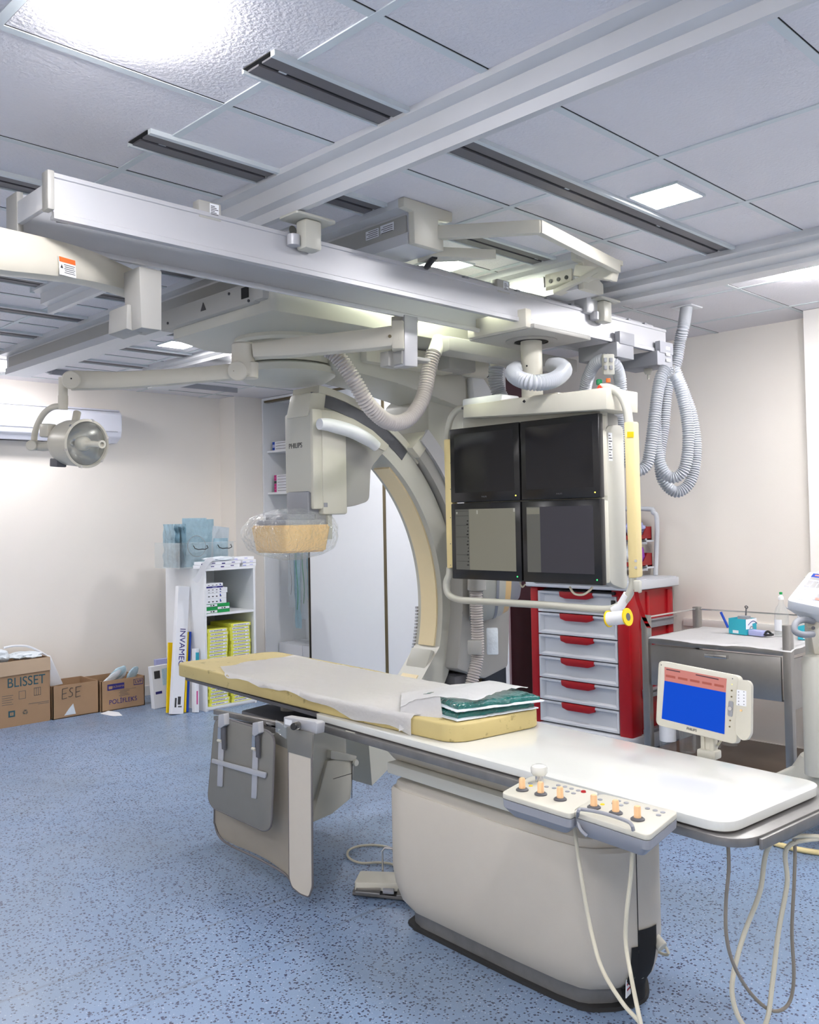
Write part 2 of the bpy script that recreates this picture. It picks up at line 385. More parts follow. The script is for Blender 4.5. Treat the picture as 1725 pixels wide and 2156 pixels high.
def rpoly(pts, r, n=5):
    """round the corners of a 2D/3D polygon (list of Vectors)"""
    P = [V(p) for p in pts]; out = []; k = len(P)
    for i in range(k):
        a, b, c = P[i-1], P[i], P[(i+1) % k]
        rr = r[i] if isinstance(r, (list, tuple)) else r
        if rr <= 0: out.append(b); continue
        d1 = min(rr, (a-b).length*.45); d2 = min(rr, (c-b).length*.45)
        p = b+(a-b).normalized()*d1; q = b+(c-b).normalized()*d2
        for j in range(n+1):
            t = j/n; out.append((1-t)**2*p+2*t*(1-t)*b+t*t*q)
    return out

# ================================================================== THE ROOM
XR, YL = 5.33, 7.08                      # right wall and left wall
X0, Y0 = -1.6, -2.2
struct(MB().m('floor').bb(X0, XR+.1, Y0, YL+.1, -.1, 0).done('floor'))
struct(MB().m('ceil').bb(X0, XR+.1, Y0, YL+.1, HC, HC+.1).done('ceiling'))
struct(MB().m('wall').bb(X0, XR, YL, YL+.1, 0, HC).done('wall_left'))
struct(MB().m('wall').bb(XR, XR+.1, Y0, YL, 0, HC).done('wall_right'))
struct(MB().m('wall').bb(X0, XR, Y0-.1, Y0, 0, HC).done('wall_back'))
struct(MB().m('wall').bb(X0-.1, X0, Y0, YL, 0, HC).done('wall_near'))
struct(MB().m('wall').bb(4.57, XR, 6.84, YL, 0, HC).done('wall_pillar'))
struct(MB().m('wall2').bb(5.12, XR, Y0, 2.04, 0, HC-.002).done('wall_column'))
# ceiling grid bars with their thin dark shadow joints
g = MB()
gx = [-1.04, -.44, .16, .76, 1.36, 1.96, 2.56, 3.16, 3.76, 4.36, 4.96]; gy = [1.46+.6*k for k in range(-6, 10)]
for x in gx:
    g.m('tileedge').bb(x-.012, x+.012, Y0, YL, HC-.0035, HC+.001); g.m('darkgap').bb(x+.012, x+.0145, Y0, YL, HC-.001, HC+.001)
for y in gy:
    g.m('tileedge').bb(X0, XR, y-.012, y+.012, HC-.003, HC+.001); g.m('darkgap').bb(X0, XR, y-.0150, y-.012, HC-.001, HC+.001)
struct(g.done('trim_1'))
# low ledge (cable trunking) along the right wall
struct(MB().m('wall2').bb(XR-.018, XR, 2.04, 2.93, .735, .785, bev=.004).done('trim_2'))
struct(MB().m('wall2').bb(XR-.012, XR, 1.9, 2.95, 0, .08).done('baseboard_right'))
struct(MB().m('wall2').bb(X0, 4.57, YL-.012, YL, 0, .08).done('baseboard_left'))

# ---------------------------------------------------------------- ceiling lamps
LAB = {0: 'bright square panel light, nearest to the camera at upper left', 1: 'square ceiling panel light right of the long dark channel',
       2: 'square ceiling panel light seen above the suspended beam, tinting tiles green', 3: 'far square panel light behind the exam lamp trolley post',
       4: 'glaring panel light at far left by the wall', 5: 'glaring panel light at the right edge past the second rail'}
for i, (x, y, k) in enumerate(LIGHTS):
    t = thing('ceiling_light', LAB.get(i, 'unseen square ceiling panel light, added to light the room'), 'ceiling light', (x, y, HC), 'recessed square panel lights')
    f = MB().m('tileedge')
    for a in (-1, 1):
        f.bb(x+a*.094-.004, x+a*.094+.004, y-.098, y+.098, HC-.008, HC); f.bb(x-.09, x+.09, y+a*.094-.004, y+a*.094+.004, HC-.008, HC)
    f.done('frame', t)
    if i in (0, 4, 5): MB().m('lamps' if i != 5 else 'lampw').bb(x-.105, x+.105, y-.105, y+.105, HC-.030, HC-.009, bev=.004).done('diffuser', t)
    else: MB().m('lampw' if k == 1 else 'lampg').bb(x-.09, x+.09, y-.09, y+.09, HC-.006, HC-.001).done('diffuser', t)

# ---------------------------------------------------------------- mounting channels in the ceiling (dark twin strips)
CHL = ['dark twin-strip ceiling channel, longest and nearest, crossing both suspension rails', 'second dark ceiling channel, passing just in front of the suspended beam',
       'third dark ceiling channel, above the suspended beam', 'fourth dark ceiling channel behind the beam', 'fifth dark ceiling channel behind the beam',
       'sixth dark ceiling channel, above the far exam lamp arm', 'seventh dark ceiling channel, short of the far wall', 'farthest dark ceiling channel near the left wall']
for i in range(8):
    y = 1.80+.59*i; xa, xb = 1.29, 4.06
    if i >= 2: xa = .6
    t = thing('ceiling_channel', CHL[i], 'ceiling channel', ((xa+xb)/2, y, HC), 'dark mounting channels in the ceiling')
    MB().m('slotgrey').bb(xa, xb, y-.052, y-.007, HC-.008, HC).bb(xa, xb, y+.007, y+.052, HC-.008, HC).done('strip', t)
    MB().m('darkgap').bb(xa-.012, xb+.012, y-.056, y+.056, HC-.003, HC-.0005).done('slot', t)
    MB().m('tileedge').bb(xa-.01, xb+.01, y-.072, y-.056, HC-.014, HC).bb(xa-.01, xb+.01, y+.056, y+.064, HC-.012, HC).done('flange', t)

# ---------------------------------------------------------------- rails
def rail_prof(xs, y0, y1, name, label, group, w_=.19, h1=.02, f1=.045, h2=.075, f2=.08, h3=.115, matn='rail'):
    """I-shaped rail running along y; xs = nearest top edge"""
    c = xs+w_/2
    half = [(w_/2, 0), (w_/2, -h1), (w_/2-f1, -h1-.004), (w_/2-f1, -h2), (w_/2-f2, -h2-.006), (w_/2-f2, -h3), ]
    pts = [(c-a, HC+b) for a, b in half] + [(c+a, HC+b) for a, b in reversed(half)]
    t = thing(name, label, 'ceiling rail', (c, (y0+y1)/2, HC-h3), group)
    MB().m(matn).prism([(x, y0, z) for x, z in pts], (0, y1-y0, 0)).done('rail_profile', t)
    return t, c
GR = 'long pale ceiling rails'
t, c = rail_prof(1.73, -1.6, 4.27, 'ceiling_rail', 'pale aluminium ceiling rail, nearest, running from top right edge to the left', GR, w_=.18, h1=.019, f1=.044, h2=.072, f2=.078, h3=.112)
for s in (-1, 1): MB().m('tileedge').bb(c+s*.085-.010, c+s*.085+.010, 4.268, 4.275, HC-.025, HC).done('end_cap', t)
t, c = rail_prof(3.65, -1.6, 2.62, 'ceiling_rail', 'pale ceiling rail entering at the right edge above the monitors', GR, w_=.44, h1=.029, f1=.067, h2=.059, f2=.174, h3=.085)
# stand rails A2, A3
def stand_rail(xs, label, y0):
    c = xs+.115
    t, c = rail_prof(xs, y0, 5.95, 'ceiling_rail', label, GR, w_=.24, h1=.03, f1=.05, h2=.105, f2=.04, h3=.15)
    e = MB().m('beige')
    pts = [(c-.125, HC-.001), (c-.125, HC-.036), (c-.075, HC-.04), (c-.075, HC-.155), (c+.075, HC-.155), (c+.075, HC-.11), (c+.05, HC-.1), (c+.05, HC-.045), (c+.125, HC-.036), (c+.125, HC-.001)]
    e.prism([(x, y0-.03, z) for x, z in pts], (0, .03, 0), bev=.004).done('end_cap', t)
    return t, c
tA, cA = stand_rail(2.20, 'pale ceiling rail with sticker labels on its grey side cover', 2.26)
sc = MB().m('enamel_d').bb(cA-.078, cA-.07, 2.27, 5.9, HC-.125, HC-.045, bev=.003).done('side_cover', tA)
st = MB().m('paper').bb(cA-.0795, cA-.078, 2.33, 2.40, HC-.085, HC-.055).bb(cA-.0795, cA-.078, 2.41, 2.48, HC-.09, HC-.058)
st.m('ptext')
for a, b in ((2.335, 2.395), (2.415, 2.475)):
    for k in range(4): st.bb(cA-.0800, cA-.0794, a, b-.01*(k % 2), HC-.0855+k*.007, HC-.0835+k*.007)
st.done('sticker', tA)
tB, cB = stand_rail(3.20, 'pale ceiling rail with a shiny metal strip along its side', 2.24)
MB().m('chrome').bb(cB-.078, cB-.072, 2.42, 5.9, HC-.125, HC-.06).done('metal_strip', tB)
hp = MB().m('beige').bb(cB-.080, cB-.070, 2.27, 2.41, HC-.13, HC-.055, bev=.002)
hp.m('black')
for k in range(3): hp.cyl((cB-.084, 2.295+k*.042, HC-.09), (cB-.079, 2.295+k*.042, HC-.09), .009, 12)
hp.done('bolted_plate', tB)
# left end: octagonal frame on ceiling
of = MB().m('lens_grey')
P = [(2.42, 5.9), (2.42, 6.12), (2.74, 6.42), (3.4, 6.42), (4.3, 6.42)]
for a, b in zip(P, P[1:]):
    d = V((b[0]-a[0], b[1]-a[1], 0)); L = d.length
    of.box(((a[0]+b[0])/2, (a[1]+b[1])/2, HC-.02), (L+.03, .02, .04), (0, 0, math.atan2(d.y, d.x)))
tag(of.done('ceiling_edge_frame'), 'grey angled metal frame on the ceiling near the left wall', 'ceiling frame')
# bent cable guide bar between the stand rails
cg = thing('cable_guide_bar', 'pale bent bar joining the ends of two ceiling rails', 'cable guide', (2.9, 2.3, HC-.1))
pth = [(cA+.06, 2.30, HC-.085), (2.60, 2.10, HC-.085), (3.30, 1.98, HC-.085), (3.33, 2.0, HC-.085)]
a0, a1, a2 = V((2.36, 2.26, 0)), V((2.60, 1.955, 0)), V((3.27, 2.06, 0))
def barseg(p, q, mbx, z0=HC-.115, z1=HC-.065, wd=.03):
    d = (q-p); L = d.length; mbx.box(((p.x+q.x)/2, (p.y+q.y)/2, (z0+z1)/2), (L+.01, wd, z1-z0), (0, 0, math.atan2(d.y, d.x)), bev=.006)
b_ = MB().m('beige'); barseg(a0, a1, b_); b_.done('bar', cg)
b_ = MB().m('beige'); barseg(a1, a2, b_); b_.done('bar', cg)
b_ = MB().m('beige').prism([(3.25, 2.05, HC-.06), (3.30, 2.05, HC-.06), (3.26, 2.34, HC-.14), (3.20, 2.34, HC-.14)], (0, .0, -.02), bev=.002)
b_.box((3.262, 2.16, HC-.095), (.05, .2, .05), (.3, 0, 0), bev=.006).done('bracket', cg)
MB().m('beige').prism(rpoly([(2.40, 2.30, HC-.12), (2.62, 2.16, HC-.12), (2.52, 2.30, HC-.12), (2.42, 2.40, HC-.12)], .02), (0, 0, -.035), bev=.004).done('hinge_cover', cg)
MB().m('black').tube(smooth([(2.42, 2.3, HC-.155), (2.44, 2.36, HC-.175), (2.47, 2.38, HC-.16)], 4), .012, 8).done('cable_clip', cg)

# ---------------------------------------------------------------- the suspended beam across the rails
BZ0, BZ1 = 2.275, 2.40; BY0, BY1 = 2.39, 2.64; BX0, BX1 = 1.03, 4.24
beam = thing('suspension_beam', 'long twin-rail aluminium beam hanging across the room below the ceiling rails', 'suspension beam', ((BX0+BX1)/2, 2.5, BZ0))
def crail(y, sgn):
    pts = [(y, BZ1), (y, BZ1-.012), (y+sgn*.004, BZ1-.014), (y+sgn*.004, BZ0+.020), (y-sgn*.003, BZ0+.016), (y-sgn*.003, BZ0), (y+sgn*.022, BZ0), (y+sgn*.022, BZ0+.008), (y+sgn*.012, BZ0+.012), (y+sgn*.012, BZ1-.02), (y+sgn*.03, BZ1-.02), (y+sgn*.03, BZ1)]
    return [(BX0, a, b) for a, b in pts]
MB().m('alu').prism(crail(BY0, 1), (BX1-BX0, 0, 0)).done('front_rail', beam)
rr_ = MB().m('rail').prism(crail(BY1, -1), (BX1-BX0-.18, 0, 0))
rr_.bb(BX0, BX1-.18, BY1-.035, BY1-.02, BZ0-.012, BZ0+.004, bev=.002).done('rear_rail', beam)
ep = MB().m('enamel_d').bb(BX0-.02, BX0, BY0-.01, BY0+.03, BZ0+.02, BZ1+.002, bev=.004).bb(BX0-.02, BX0, BY1-.05, BY1+.03, BZ0-.0, BZ1+.0, bev=.004)
ep.m('rail').bb(BX0-.018, BX0-.002, BY0+.02, BY1, BZ0+.03, BZ1-.03, bev=.003).done('end_plate', beam)
MB().m('black').cyl((BX0+.03, BY0+.05, BZ0+.02), (BX0+.06, BY0+.045, BZ0+.02), .012).done('rubber_stop', beam)
for x in (1.52, 2.93):
    b_ = MB().m('enamel_d').bb(x-.04, x+.04, BY0+.002, BY0+.04, BZ1-.02, BZ1+.035, bev=.004).done('stop_block', beam)
    s_ = MB().m('paper').bb(x-.002, x+.03, BY0+.0005, BY0+.002, BZ1-.008, BZ1+.03)
    s_.m('ptext')
    for k in range(6): s_.bb(x+.001, x+.027-.006*(k % 3), BY0-.0002, BY0+.0005, BZ1-.004+k*.005, BZ1-.002+k*.005)
    s_.done('sticker', b_)
for x in (2.7, 3.03, 3.24, 3.42, 3.75, 3.9, 4.05):
    MB().m('lens_grey').bb(x-.012, x+.012, BY0+.003, BY0+.02, BZ1-.004, BZ1+.012, bev=.002).done('clip', beam)
MB().m('alu').tube(smooth([(2.45, BY0+.03, BZ1+.005), (2.55, BY0+.03, BZ1+.014), (2.68, BY0+.03, BZ1+.012), (3.0, BY0+.03, BZ1+.01), (3.5, BY0+.03, BZ1+.012), (4.15, BY0+.03, BZ1+.008)], 6), .010, 8).done('cable_strip', beam)
def clamp(x, rc):
    """hanger clamp between beam and rail above"""
    k = MB().m('enamel').bb(x-.035, x+.035, BY0-.055, BY0+.0, BZ1-.055, BZ1+.045, bev=.010)
    k.prism(rpoly([(x-.085, BY0-.075, BZ1+.045), (x+.085, BY0-.075, BZ1+.045), (x+.085, BY0+.03, BZ1+.045), (x-.085, BY0+.03, BZ1+.045)], .02), (0, 0, .008), bev=.001)
    k.m('alu').lathe([(.022, 0), (.022, .035), (.01, .04)], 16, Matrix.Translation((x-.055, BY0-.015, BZ1-.045)))
    k.done('hanger_clamp', beam)
    q = MB().m('black').cyl((x-.03, BY0-.03, BZ1+.053), (x-.03, BY0-.03, HC-.115), .022).cyl((x+.055, BY0+.0, BZ1+.053), (x+.055, BY0+.0, HC-.118), .018)
    q.m('chrome').cyl((x-.03, BY0+.02, BZ1+.02), (x-.03, BY0+.09, BZ1+.02), .016, 14)
    q.done('roller', beam)
clamp(1.88, 1.86); clamp(3.62, 3.77)
MB().m('rail').bb(3.3, 3.58, BY0+.05, BY0+.09, BZ1-.03, HC-.06, bev=.01).bb(3.50, 3.60, BY0-.02, BY0+.06, BZ1-.02, HC-.07, bev=.01).done('hanger_bracket', beam)
# hose trolleys hanging from the beam
hs = []
for x, lab in ((3.80, 'grey trolley block under the beam holding the arched hose'), (4.17, 'grey trolley block with white stickers at the right end of the beam')):
    t = thing('hose_trolley', lab, 'trolley', (x, 2.46, BZ0-.08), 'hose trolley blocks under the beam')
    MB().m('lens_grey').bb(x-.075, x+.075, BY0-.03, BY1-.06, BZ0-.075, BZ0-.002, bev=.004).bb(x-.055, x+.075, BY0-.035, BY0-.006, BZ0-.01, BZ0+.05, bev=.003).done('block', t)
    MB().m('enamel').lathe([(.014, -.03), (.022, -.012), (.022, 0)], 16, Matrix.Translation((x, 2.46, BZ0-.075))).cyl((x, 2.46, BZ0-.13), (x, 2.46, BZ0-.1), .006, 10).done('swivel', t)
    if x > 4:
        s_ = MB().m('paper')
        for k in range(3): s_.bb(x-.0, x+.04, BY0-.0365, BY0-.035, BZ0-.05+k*.03, BZ0-.034+k*.03)
        s_.done('sticker', t)

# ================================================================== C-ARM STAND
YC = 3.40
carm = thing('c_arm_stand', 'large ceiling-mounted grey x-ray C-arm stand curving around the far end of the table', 'x-ray machine', (2.75, YC, HC-.1))
cr = MB().m('enamel')
# carriage between the two stand rails
pts = rpoly([(2.12, 2.97), (2.42, 2.90), (3.10, 2.90), (3.42, 2.97), (3.42, 3.82), (3.1, 3.9), (2.42, 3.9), (2.10, 3.75)], .05)
cr.prism([(p.x, p.y, 2.29) for p in rpoly([V((2.15, 2.94, 0)), V((3.40, 2.93, 0)), V((3.40, 3.8, 0)), V((2.42, 3.86, 0)), V((2.15, 3.72, 0))], .03)], (0, 0, .085), bev=.008)
cr.m('enamel_d').bb(2.12, 2.20, 3.02, 3.78, 2.335, 2.425, bev=.012).bb(3.30, 3.42, 3.02, 3.78, 2.335, 2.41, bev=.012)
cr.m('enamel_d').bb(2.12, 2.27, 2.965, 3.07, 2.34, 2.43, bev=.01)
cr.m('darkgap').bb(2.117, 2.122, 3.06, 3.11, 2.36, 2.405)
cr.m('ptext').prism([(2.117, 3.42, 2.365), (2.117, 3.38, 2.365), (2.117, 3.40, 2.40)], (.004, 0, 0))
for q in ((2.118, 3.2, 2.40), (2.118, 3.06, 2.345), (2.118, 3.7, 2.36)): cr.cyl((q[0]-.002, q[1], q[2]), (q[0]+.003, q[1], q[2]), .006, 10)
cr.m('chrome').cyl((2.95, 2.926, 2.36), (2.95, 2.932, 2.36), .012, 16)
cr.done('carriage', carm)
HX, HY = 2.57, 3.42
hb = MB().m('beige').lathe([(.0, 2.31), (.225, 2.31), (.235, 2.30), (.235, 2.275), (.225, 2.262), (.0, 2.262)], 64, Matrix.Translation((HX, HY, 0)))
hb.m('enamel').lathe([(0, 2.262), (.20, 2.262), (.215, 2.24), (.215, 2.17), (.0, 2.17)], 64, Matrix.Translation((HX, HY, 0)))
hb.done('rotation_hub', carm)
bd = MB().m('enamel').lathe([(.0, 2.165), (.215, 2.165), (.232, 2.155), (.232, 2.125), (.19, 2.098), (.0, 2.085)], 64, Matrix.Translation((HX, HY, 0))).done('hub_cover', carm)
ar = MB().m('enamel')
ar.prism([(HX+.10, 3.16, 2.14), (HX+.10, 3.16, 2.245), (3.52, 3.22, 2.235), (3.62, 3.22, 2.20), (3.62, 3.22, 2.02), (3.42, 3.22, 2.06), (3.1, 3.2, 2.11)], (0, .34, 0), bev=.02)
ar.m('beige').prism([(HX+.25, 3.13, 2.185), (HX+.25, 3.13, 2.265), (3.30, 3.13, 2.285), (3.42, 3.13, 2.265), (3.42, 3.13, 2.185)], (0, .10, 0), bev=.01)
ar.m('enamel_d').bb(3.30, 3.50, 3.05, 3.20, 2.19, 2.29, bev=.008)
ar.m('beige').cyl((3.50, 3.13, 2.235), (3.66, 3.13, 2.235), .055, 20, bev=.012)
ar.m('ptext').cyl((3.02, 3.128, 2.235), (3.02, 3.132, 2.235), .007, 10)
ar.done('horizontal_arm', carm)
# upright stand and sleeve covers (light, behind the arc)
us = MB().m('enamel')
us.prism([(3.40, 3.30, 2.06), (3.62, 3.24, 2.24), (3.85, 3.24, 2.22), (4.02, 3.24, 1.70), (4.02, 3.24, 1.25), (3.74, 3.24, 1.2), (3.50, 3.30, 1.62), (3.40, 3.3, 1.8)], (0, .34, 0), bev=.02)
us.done('upright_column', carm)
u2 = MB().m('white').prism([(3.64, 3.20, 2.20), (3.74, 3.20, 2.20), (3.80, 3.20, 2.14), (3.86, 3.20, 2.13), (3.98, 3.20, 1.66), (3.98, 3.2, 1.30), (3.86, 3.2, 1.30), (3.70, 3.2, 1.55)], (0, .05, 0), bev=.012)
u2.m('ptext').cyl((3.86, 3.198, 2.06), (3.86, 3.202, 2.06), .008, 10).done('side_cover', carm)
ls = MB().m('enamel_d').prism([(3.56, 3.22, 1.35), (3.98, 3.22, 1.35), (3.92, 3.22, .62), (3.72, 3.22, .58), (3.50, 3.22, .66), (3.55, 3.22, .95)], (0, .30, 0), bev=.02)
ls.m('dk_grey').bb(3.52, 3.64, 3.26, 3.48, .38, .62, bev=.02).m('enamel_d').prism([(3.42, 3.25, .30), (3.48, 3.25, .58), (3.68, 3.25, .52), (3.74, 3.25, .30)], (0, .25, 0), bev=.02)
ls.done('lower_column', carm)
# the arc
ISO = V((2.56, YC, 1.0))
def P2(r_, a, y=0.0): return V((ISO.x+r_*math.cos(a), y, ISO.z+r_*math.sin(a)))
def arc_solid(ri, ro, a0, a1, y0, y1, n=48, tail=None, bev=0):
    mb_out = []
    inn = [P2(ri, R(a0+(a1-a0)*i/n), y0) for i in range(n+1)]; out = [P2(ro, R(a0+(a1-a0)*i/n), y0) for i in range(n+1)]
    return inn, out
def strip_solid(mb, A, B, ext):
    """solid between two polylines A and B extruded by ext"""
    b = bmesh.new(); e = V(ext)
    r = [[b.verts.new(p), b.verts.new(q), b.verts.new(q+e), b.verts.new(p+e)] for p, q in zip(A, B)]
    for s0, s1 in zip(r, r[1:]):
        for i in range(4): b.faces.new((s0[i], s0[(i+1) % 4], s1[(i+1) % 4], s1[i]))
    b.faces.new(r[0]); b.faces.new(r[-1]); bmesh.ops.recalc_face_normals(b, faces=b.faces[:]); mb.merge(b)
inn, out = arc_solid(.93, 1.05, 84, -14, YC-.09, YC+.09)
tl_i = [(3.32, .62), (3.17, .50), (3.05, .42), (2.95, .40)]
tl_o = [(3.52, .62), (3.40, .44), (3.20, .28), (2.97, .16)]
for (a, c), (e, f) in zip(tl_i, tl_o): inn.append(V((a, YC-.09, c))); out.append(V((e, YC-.09, f)))
ca = MB().m('enamel'); strip_solid(ca, inn, out, (0, .18, 0))
c_arc = ca.done('c_arc', carm, sharp=25)
# track groove on upper front face, inner light cover bands, cream inner strip
i2 = [P2(.990, R(86-37*i/30), YC-.094) for i in range(31)]; o2 = [P2(1.048, R(86-37*i/30), YC-.094) for i in range(31)]
mb = MB().m('track'); strip_solid(mb, i2, o2, (0, .01, 0)); mb.done('slide_track', carm)
i2 = [P2(1.05, R(84-40*i/30), YC-.10) for i in range(31)]; o2 = [P2(1.085, R(84-40*i/30), YC-.10) for i in range(31)]
mb = MB().m('beige'); strip_solid(mb, i2, o2, (0, .2, 0)); mb.done('top_cover', carm)
i2 = [P2(.920, R(50-64*i/40), YC-.055) for i in range(41)]; o2 = [P2(.931, R(50-64*i/40), YC-.055) for i in range(41)]
mb = MB().m('cream'); strip_solid(mb, i2, o2, (0, .115, 0))
A = [V((3.335, YC-.055, .64)), V((3.17, YC-.055, .512)), V((3.08, YC-.055, .445))]; B = [p+V((.02, 0, -.03)) for p in A]
strip_solid(mb, A, B, (0, .115, 0)); mb.done('inner_strip', carm)
MB().m('enamel').box((3.40, YC, .70), (.13, .15, .03), (0, R(-62), 0), bev=.008).done('strip_clip', carm)
mb = MB().m('alu')
for i in range(0, 22): mb.box(tuple(P2(.93, R(-2-i*1.1), YC+.098)), (.02, .012, .012))
mb.done('cable_rack', carm)
# outer carrier sleeve hugging the arc
i2 = [P2(1.06, R(48-62*i/40), YC-.13) for i in range(41)]; o2 = [P2(1.21-.10*max(0, (i-20)/20), R(48-62*i/40), YC-.13) for i in range(41)]
mb = MB().m('enamel_d'); strip_solid(mb, i2, o2, (0, .26, 0)); mb.done('arc_sleeve', carm, sharp=25)
i2 = [P2(1.12, R(49-60*i/40), YC-.15) for i in range(41)]; o2 = [P2(1.20-.08*max(0, (i-20)/20), R(49-60*i/40), YC-.15) for i in range(41)]
mb = MB().m('alu'); strip_solid(mb, i2, o2, (0, .02, 0))
mb.m('beige').prism([tuple(P2(1.055, R(50), YC-.14)), tuple(P2(1.19, R(49), YC-.14)), tuple(P2(1.19, R(46), YC-.14)), tuple(P2(1.055, R(46), YC-.14))], (0, .28, 0), bev=.004)
mb.done('sleeve_cover', carm)
# detector tower
tw = MB().m('enamel')
DX0, DX1, DY0, DY1 = 2.61, 2.79, 3.28, 3.49
tw.bb(DX0, DX0+.12, DY0, DY1, 1.575, 1.955, bev=.012)
tw.m('beige').bb(DX0-.001, DX0+.06, DY0-.006, DY0+.02, 1.50, 1.965, bev=.01)
tw.prism([(2.60, 3.30, 1.93), (2.70, 3.30, 1.93), (2.72, 3.30, 2.05), (2.63, 3.30, 2.045)], (0, .17, 0), bev=.012)
tower = tw.done('detector_tower', carm)
mx = frame((DX0-.0005, (DY0+DY1)/2+.02, 1.80), (0, -1, 0), (0, 0, 1))
t_ = MB().m('ptext').text('PHILIPS', .034, mx, .0008, .95)
t_.done('lettering', tower)
MB().m('beige').bb(2.66, 2.81, DY0-.012, DY0+.03, 1.475, 1.90, bev=.012).m('lens_grey').bb(2.665, 2.685, DY0-.0135, DY0-.010, 1.51, 1.53).done('front_cover', carm)
# wing cover right of the tower
wp = [AY(700, 898, 3.29), AY(740, 908, 3.29), AY(785, 930, 3.29), AY(812, 948, 3.29), AY(781, 985, 3.29), AY(778, 1055, 3.29), AY(745, 1066, 3.29), AY(706, 1070, 3.29), AY(698, 1000, 3.29)]
MB().m('enamel_d').prism(rpoly(wp, .03), (0, .16, 0), bev=.015).done('tower_wing', carm)
MB().m('beige').prism(rpoly([AY(670, 862, 3.285), AY(705, 866, 3.285), AY(745, 882, 3.285), AY(785, 906, 3.285), AY(820, 938, 3.285), AY(812, 950, 3.285), AY(770, 930, 3.285), AY(700, 908, 3.285), AY(672, 905, 3.285)], .008), (0, .02, 0), bev=.004).done('tower_shoulder', carm)
hp = smooth([AY(673, 893, 3.235), AY(695, 895, 3.235), AY(740, 908, 3.235), AY(775, 926, 3.235), AY(793, 940, 3.235)], 8)
MB().m('white').tube(hp, [.026+.006*min(1, 3*min(i, len(hp)-1-i)/len(hp)) for i in range(len(hp))], 16).done('grab_handle', carm)
# column carrying the detector
cl = MB().m('lens_grey').bb(2.60, 2.72, 3.305, 3.47, 1.40, 1.585, bev=.01).m('enamel').bb(2.705, 2.73, 3.29, 3.33, 1.36, 1.49)
cl.done('telescopic_column', carm)
# flat detector with orange bumper
DCX, DCY = 2.56, 3.385
dt = MB().m('lens_grey').prism([(DCX+a*.115, DCY+b*.115, 1.42) for a, b in ((-1, -1), (1, -1), (1, 1), (-1, 1))], (0, 0, .035), bev=.01)
dt.prism(rpoly([V((DCX+a*.09, DCY+b*.09, 1.45)) for a, b in ((-1, -1), (1, -1), (1, 1), (-1, 1))], .03), (0, 0, .03), bev=.01).done('detector_head', carm)
b = bmesh.new()
lo = rpoly([V((DCX+a*.118, DCY+c*.118, 1.305)) for a, c in ((-1, -1), (1, -1), (1, 1), (-1, 1))], .025); hi = rpoly([V((DCX+a*.135, DCY+c*.135, 1.43)) for a, c in ((-1, -1), (1, -1), (1, 1), (-1, 1))], .025)
l_ = [b.verts.new(p) for p in lo]; h_ = [b.verts.new(p) for p in hi]
for i in range(len(l_)): b.faces.new((l_[i-1], l_[i], h_[i], h_[i-1]))
b.faces.new(l_); b.faces.new(h_); bmesh.ops.recalc_face_normals(b, faces=b.faces[:]); bmesh.ops.bevel(b, geom=[e for e in b.edges if abs(e.verts[0].co.z-e.verts[1].co.z) < 1e-4], offset=.008, segments=2, affect='EDGES')
MB().m('orange').merge(b).done('collision_bumper', carm)
# x-ray tube below the table
tb = MB().m('enamel')
tb.bb(2.44, 2.80, 3.28, 3.56, .16, .56, bev=.03)
tb.done('tube_housing', carm)
tc_ = MB().m('beige').prism([AY(690, 1602, 3.26), AY(740, 1590, 3.26), AY(748, 1596, 3.26), AY(740, 1682, 3.26), AY(700, 1715, 3.26), AY(655, 1735, 3.26)], (0, .2, 0), bev=.01)
tc_.m('enamel').lathe([(0, 0), (.018, 0), (.014, .01), (0, .012)], 16, frame(AY(748, 1606, 3.245), (1, 0, 0), (0, 0, 1)))
tc_.m('darkgap').tube([AY(702, 1640, 3.258), AY(742, 1628, 3.258)], .0012, 6).tube([AY(742, 1600, 3.258), AY(741, 1680, 3.258)], .0015, 6).done('tube_cover', carm)
MB().m('enamel').prism(rpoly([AY(697, 1580, 3.25), AY(752, 1592, 3.25), AY(748, 1603, 3.25), AY(697, 1598, 3.25)], .006), (0, .16, 0), bev=.004).done('joint_plate', carm)
MB().m('enamel_d').lathe([(0, .56), (.05, .56), (.05, .60), (.075, .61), (.075, .625), (.055, .63), (0, .625)], 28, Matrix.Translation((2.56, YC, 0))).m('darkgap').lathe([(0, .626), (.05, .631), (0, .632)], 20, Matrix.Translation((2.56, YC, 0))).done('collimator', carm)
MB().m('dk_grey').prism([(2.40, 3.24, .54), (2.56, 3.1, .56), (2.8, 3.2, .56), (2.8, 3.6, .56), (2.42, 3.6, .54)], (0, 0, .03), bev=.006).done('tube_top_plate', carm)
# motor drum at the foot of the column, seen under the monitors
dr = MB()
fm = frame(AD(985, 1190, 4.9), V((0, 0, 1)), RT.cross(V((0, 0, 1)))*-1)
fm = Matrix.Translation(AD(985, 1190, 4.9)) @ RT.to_track_quat('Z', 'Y').to_matrix().to_4x4()
for mt, z0, z1, r_, r2 in (('enamel_d', .0, .06, .30, .305), ('enamel', .06, .13, .305, .285), ('lens_grey', .13, .145, .288, .282), ('enamel', .145, .18, .282, .262), ('orange', .18, .21, .262, .245), ('lens_grey', .21, .27, .24, .18), ('lens_grey', .27, .28, .18, .0)):
    dr.m(mt).lathe([(0, z0), (r_, z0), (r2, z1), (0, z1)], 48, fm)
dr.done('motor_drum', carm)

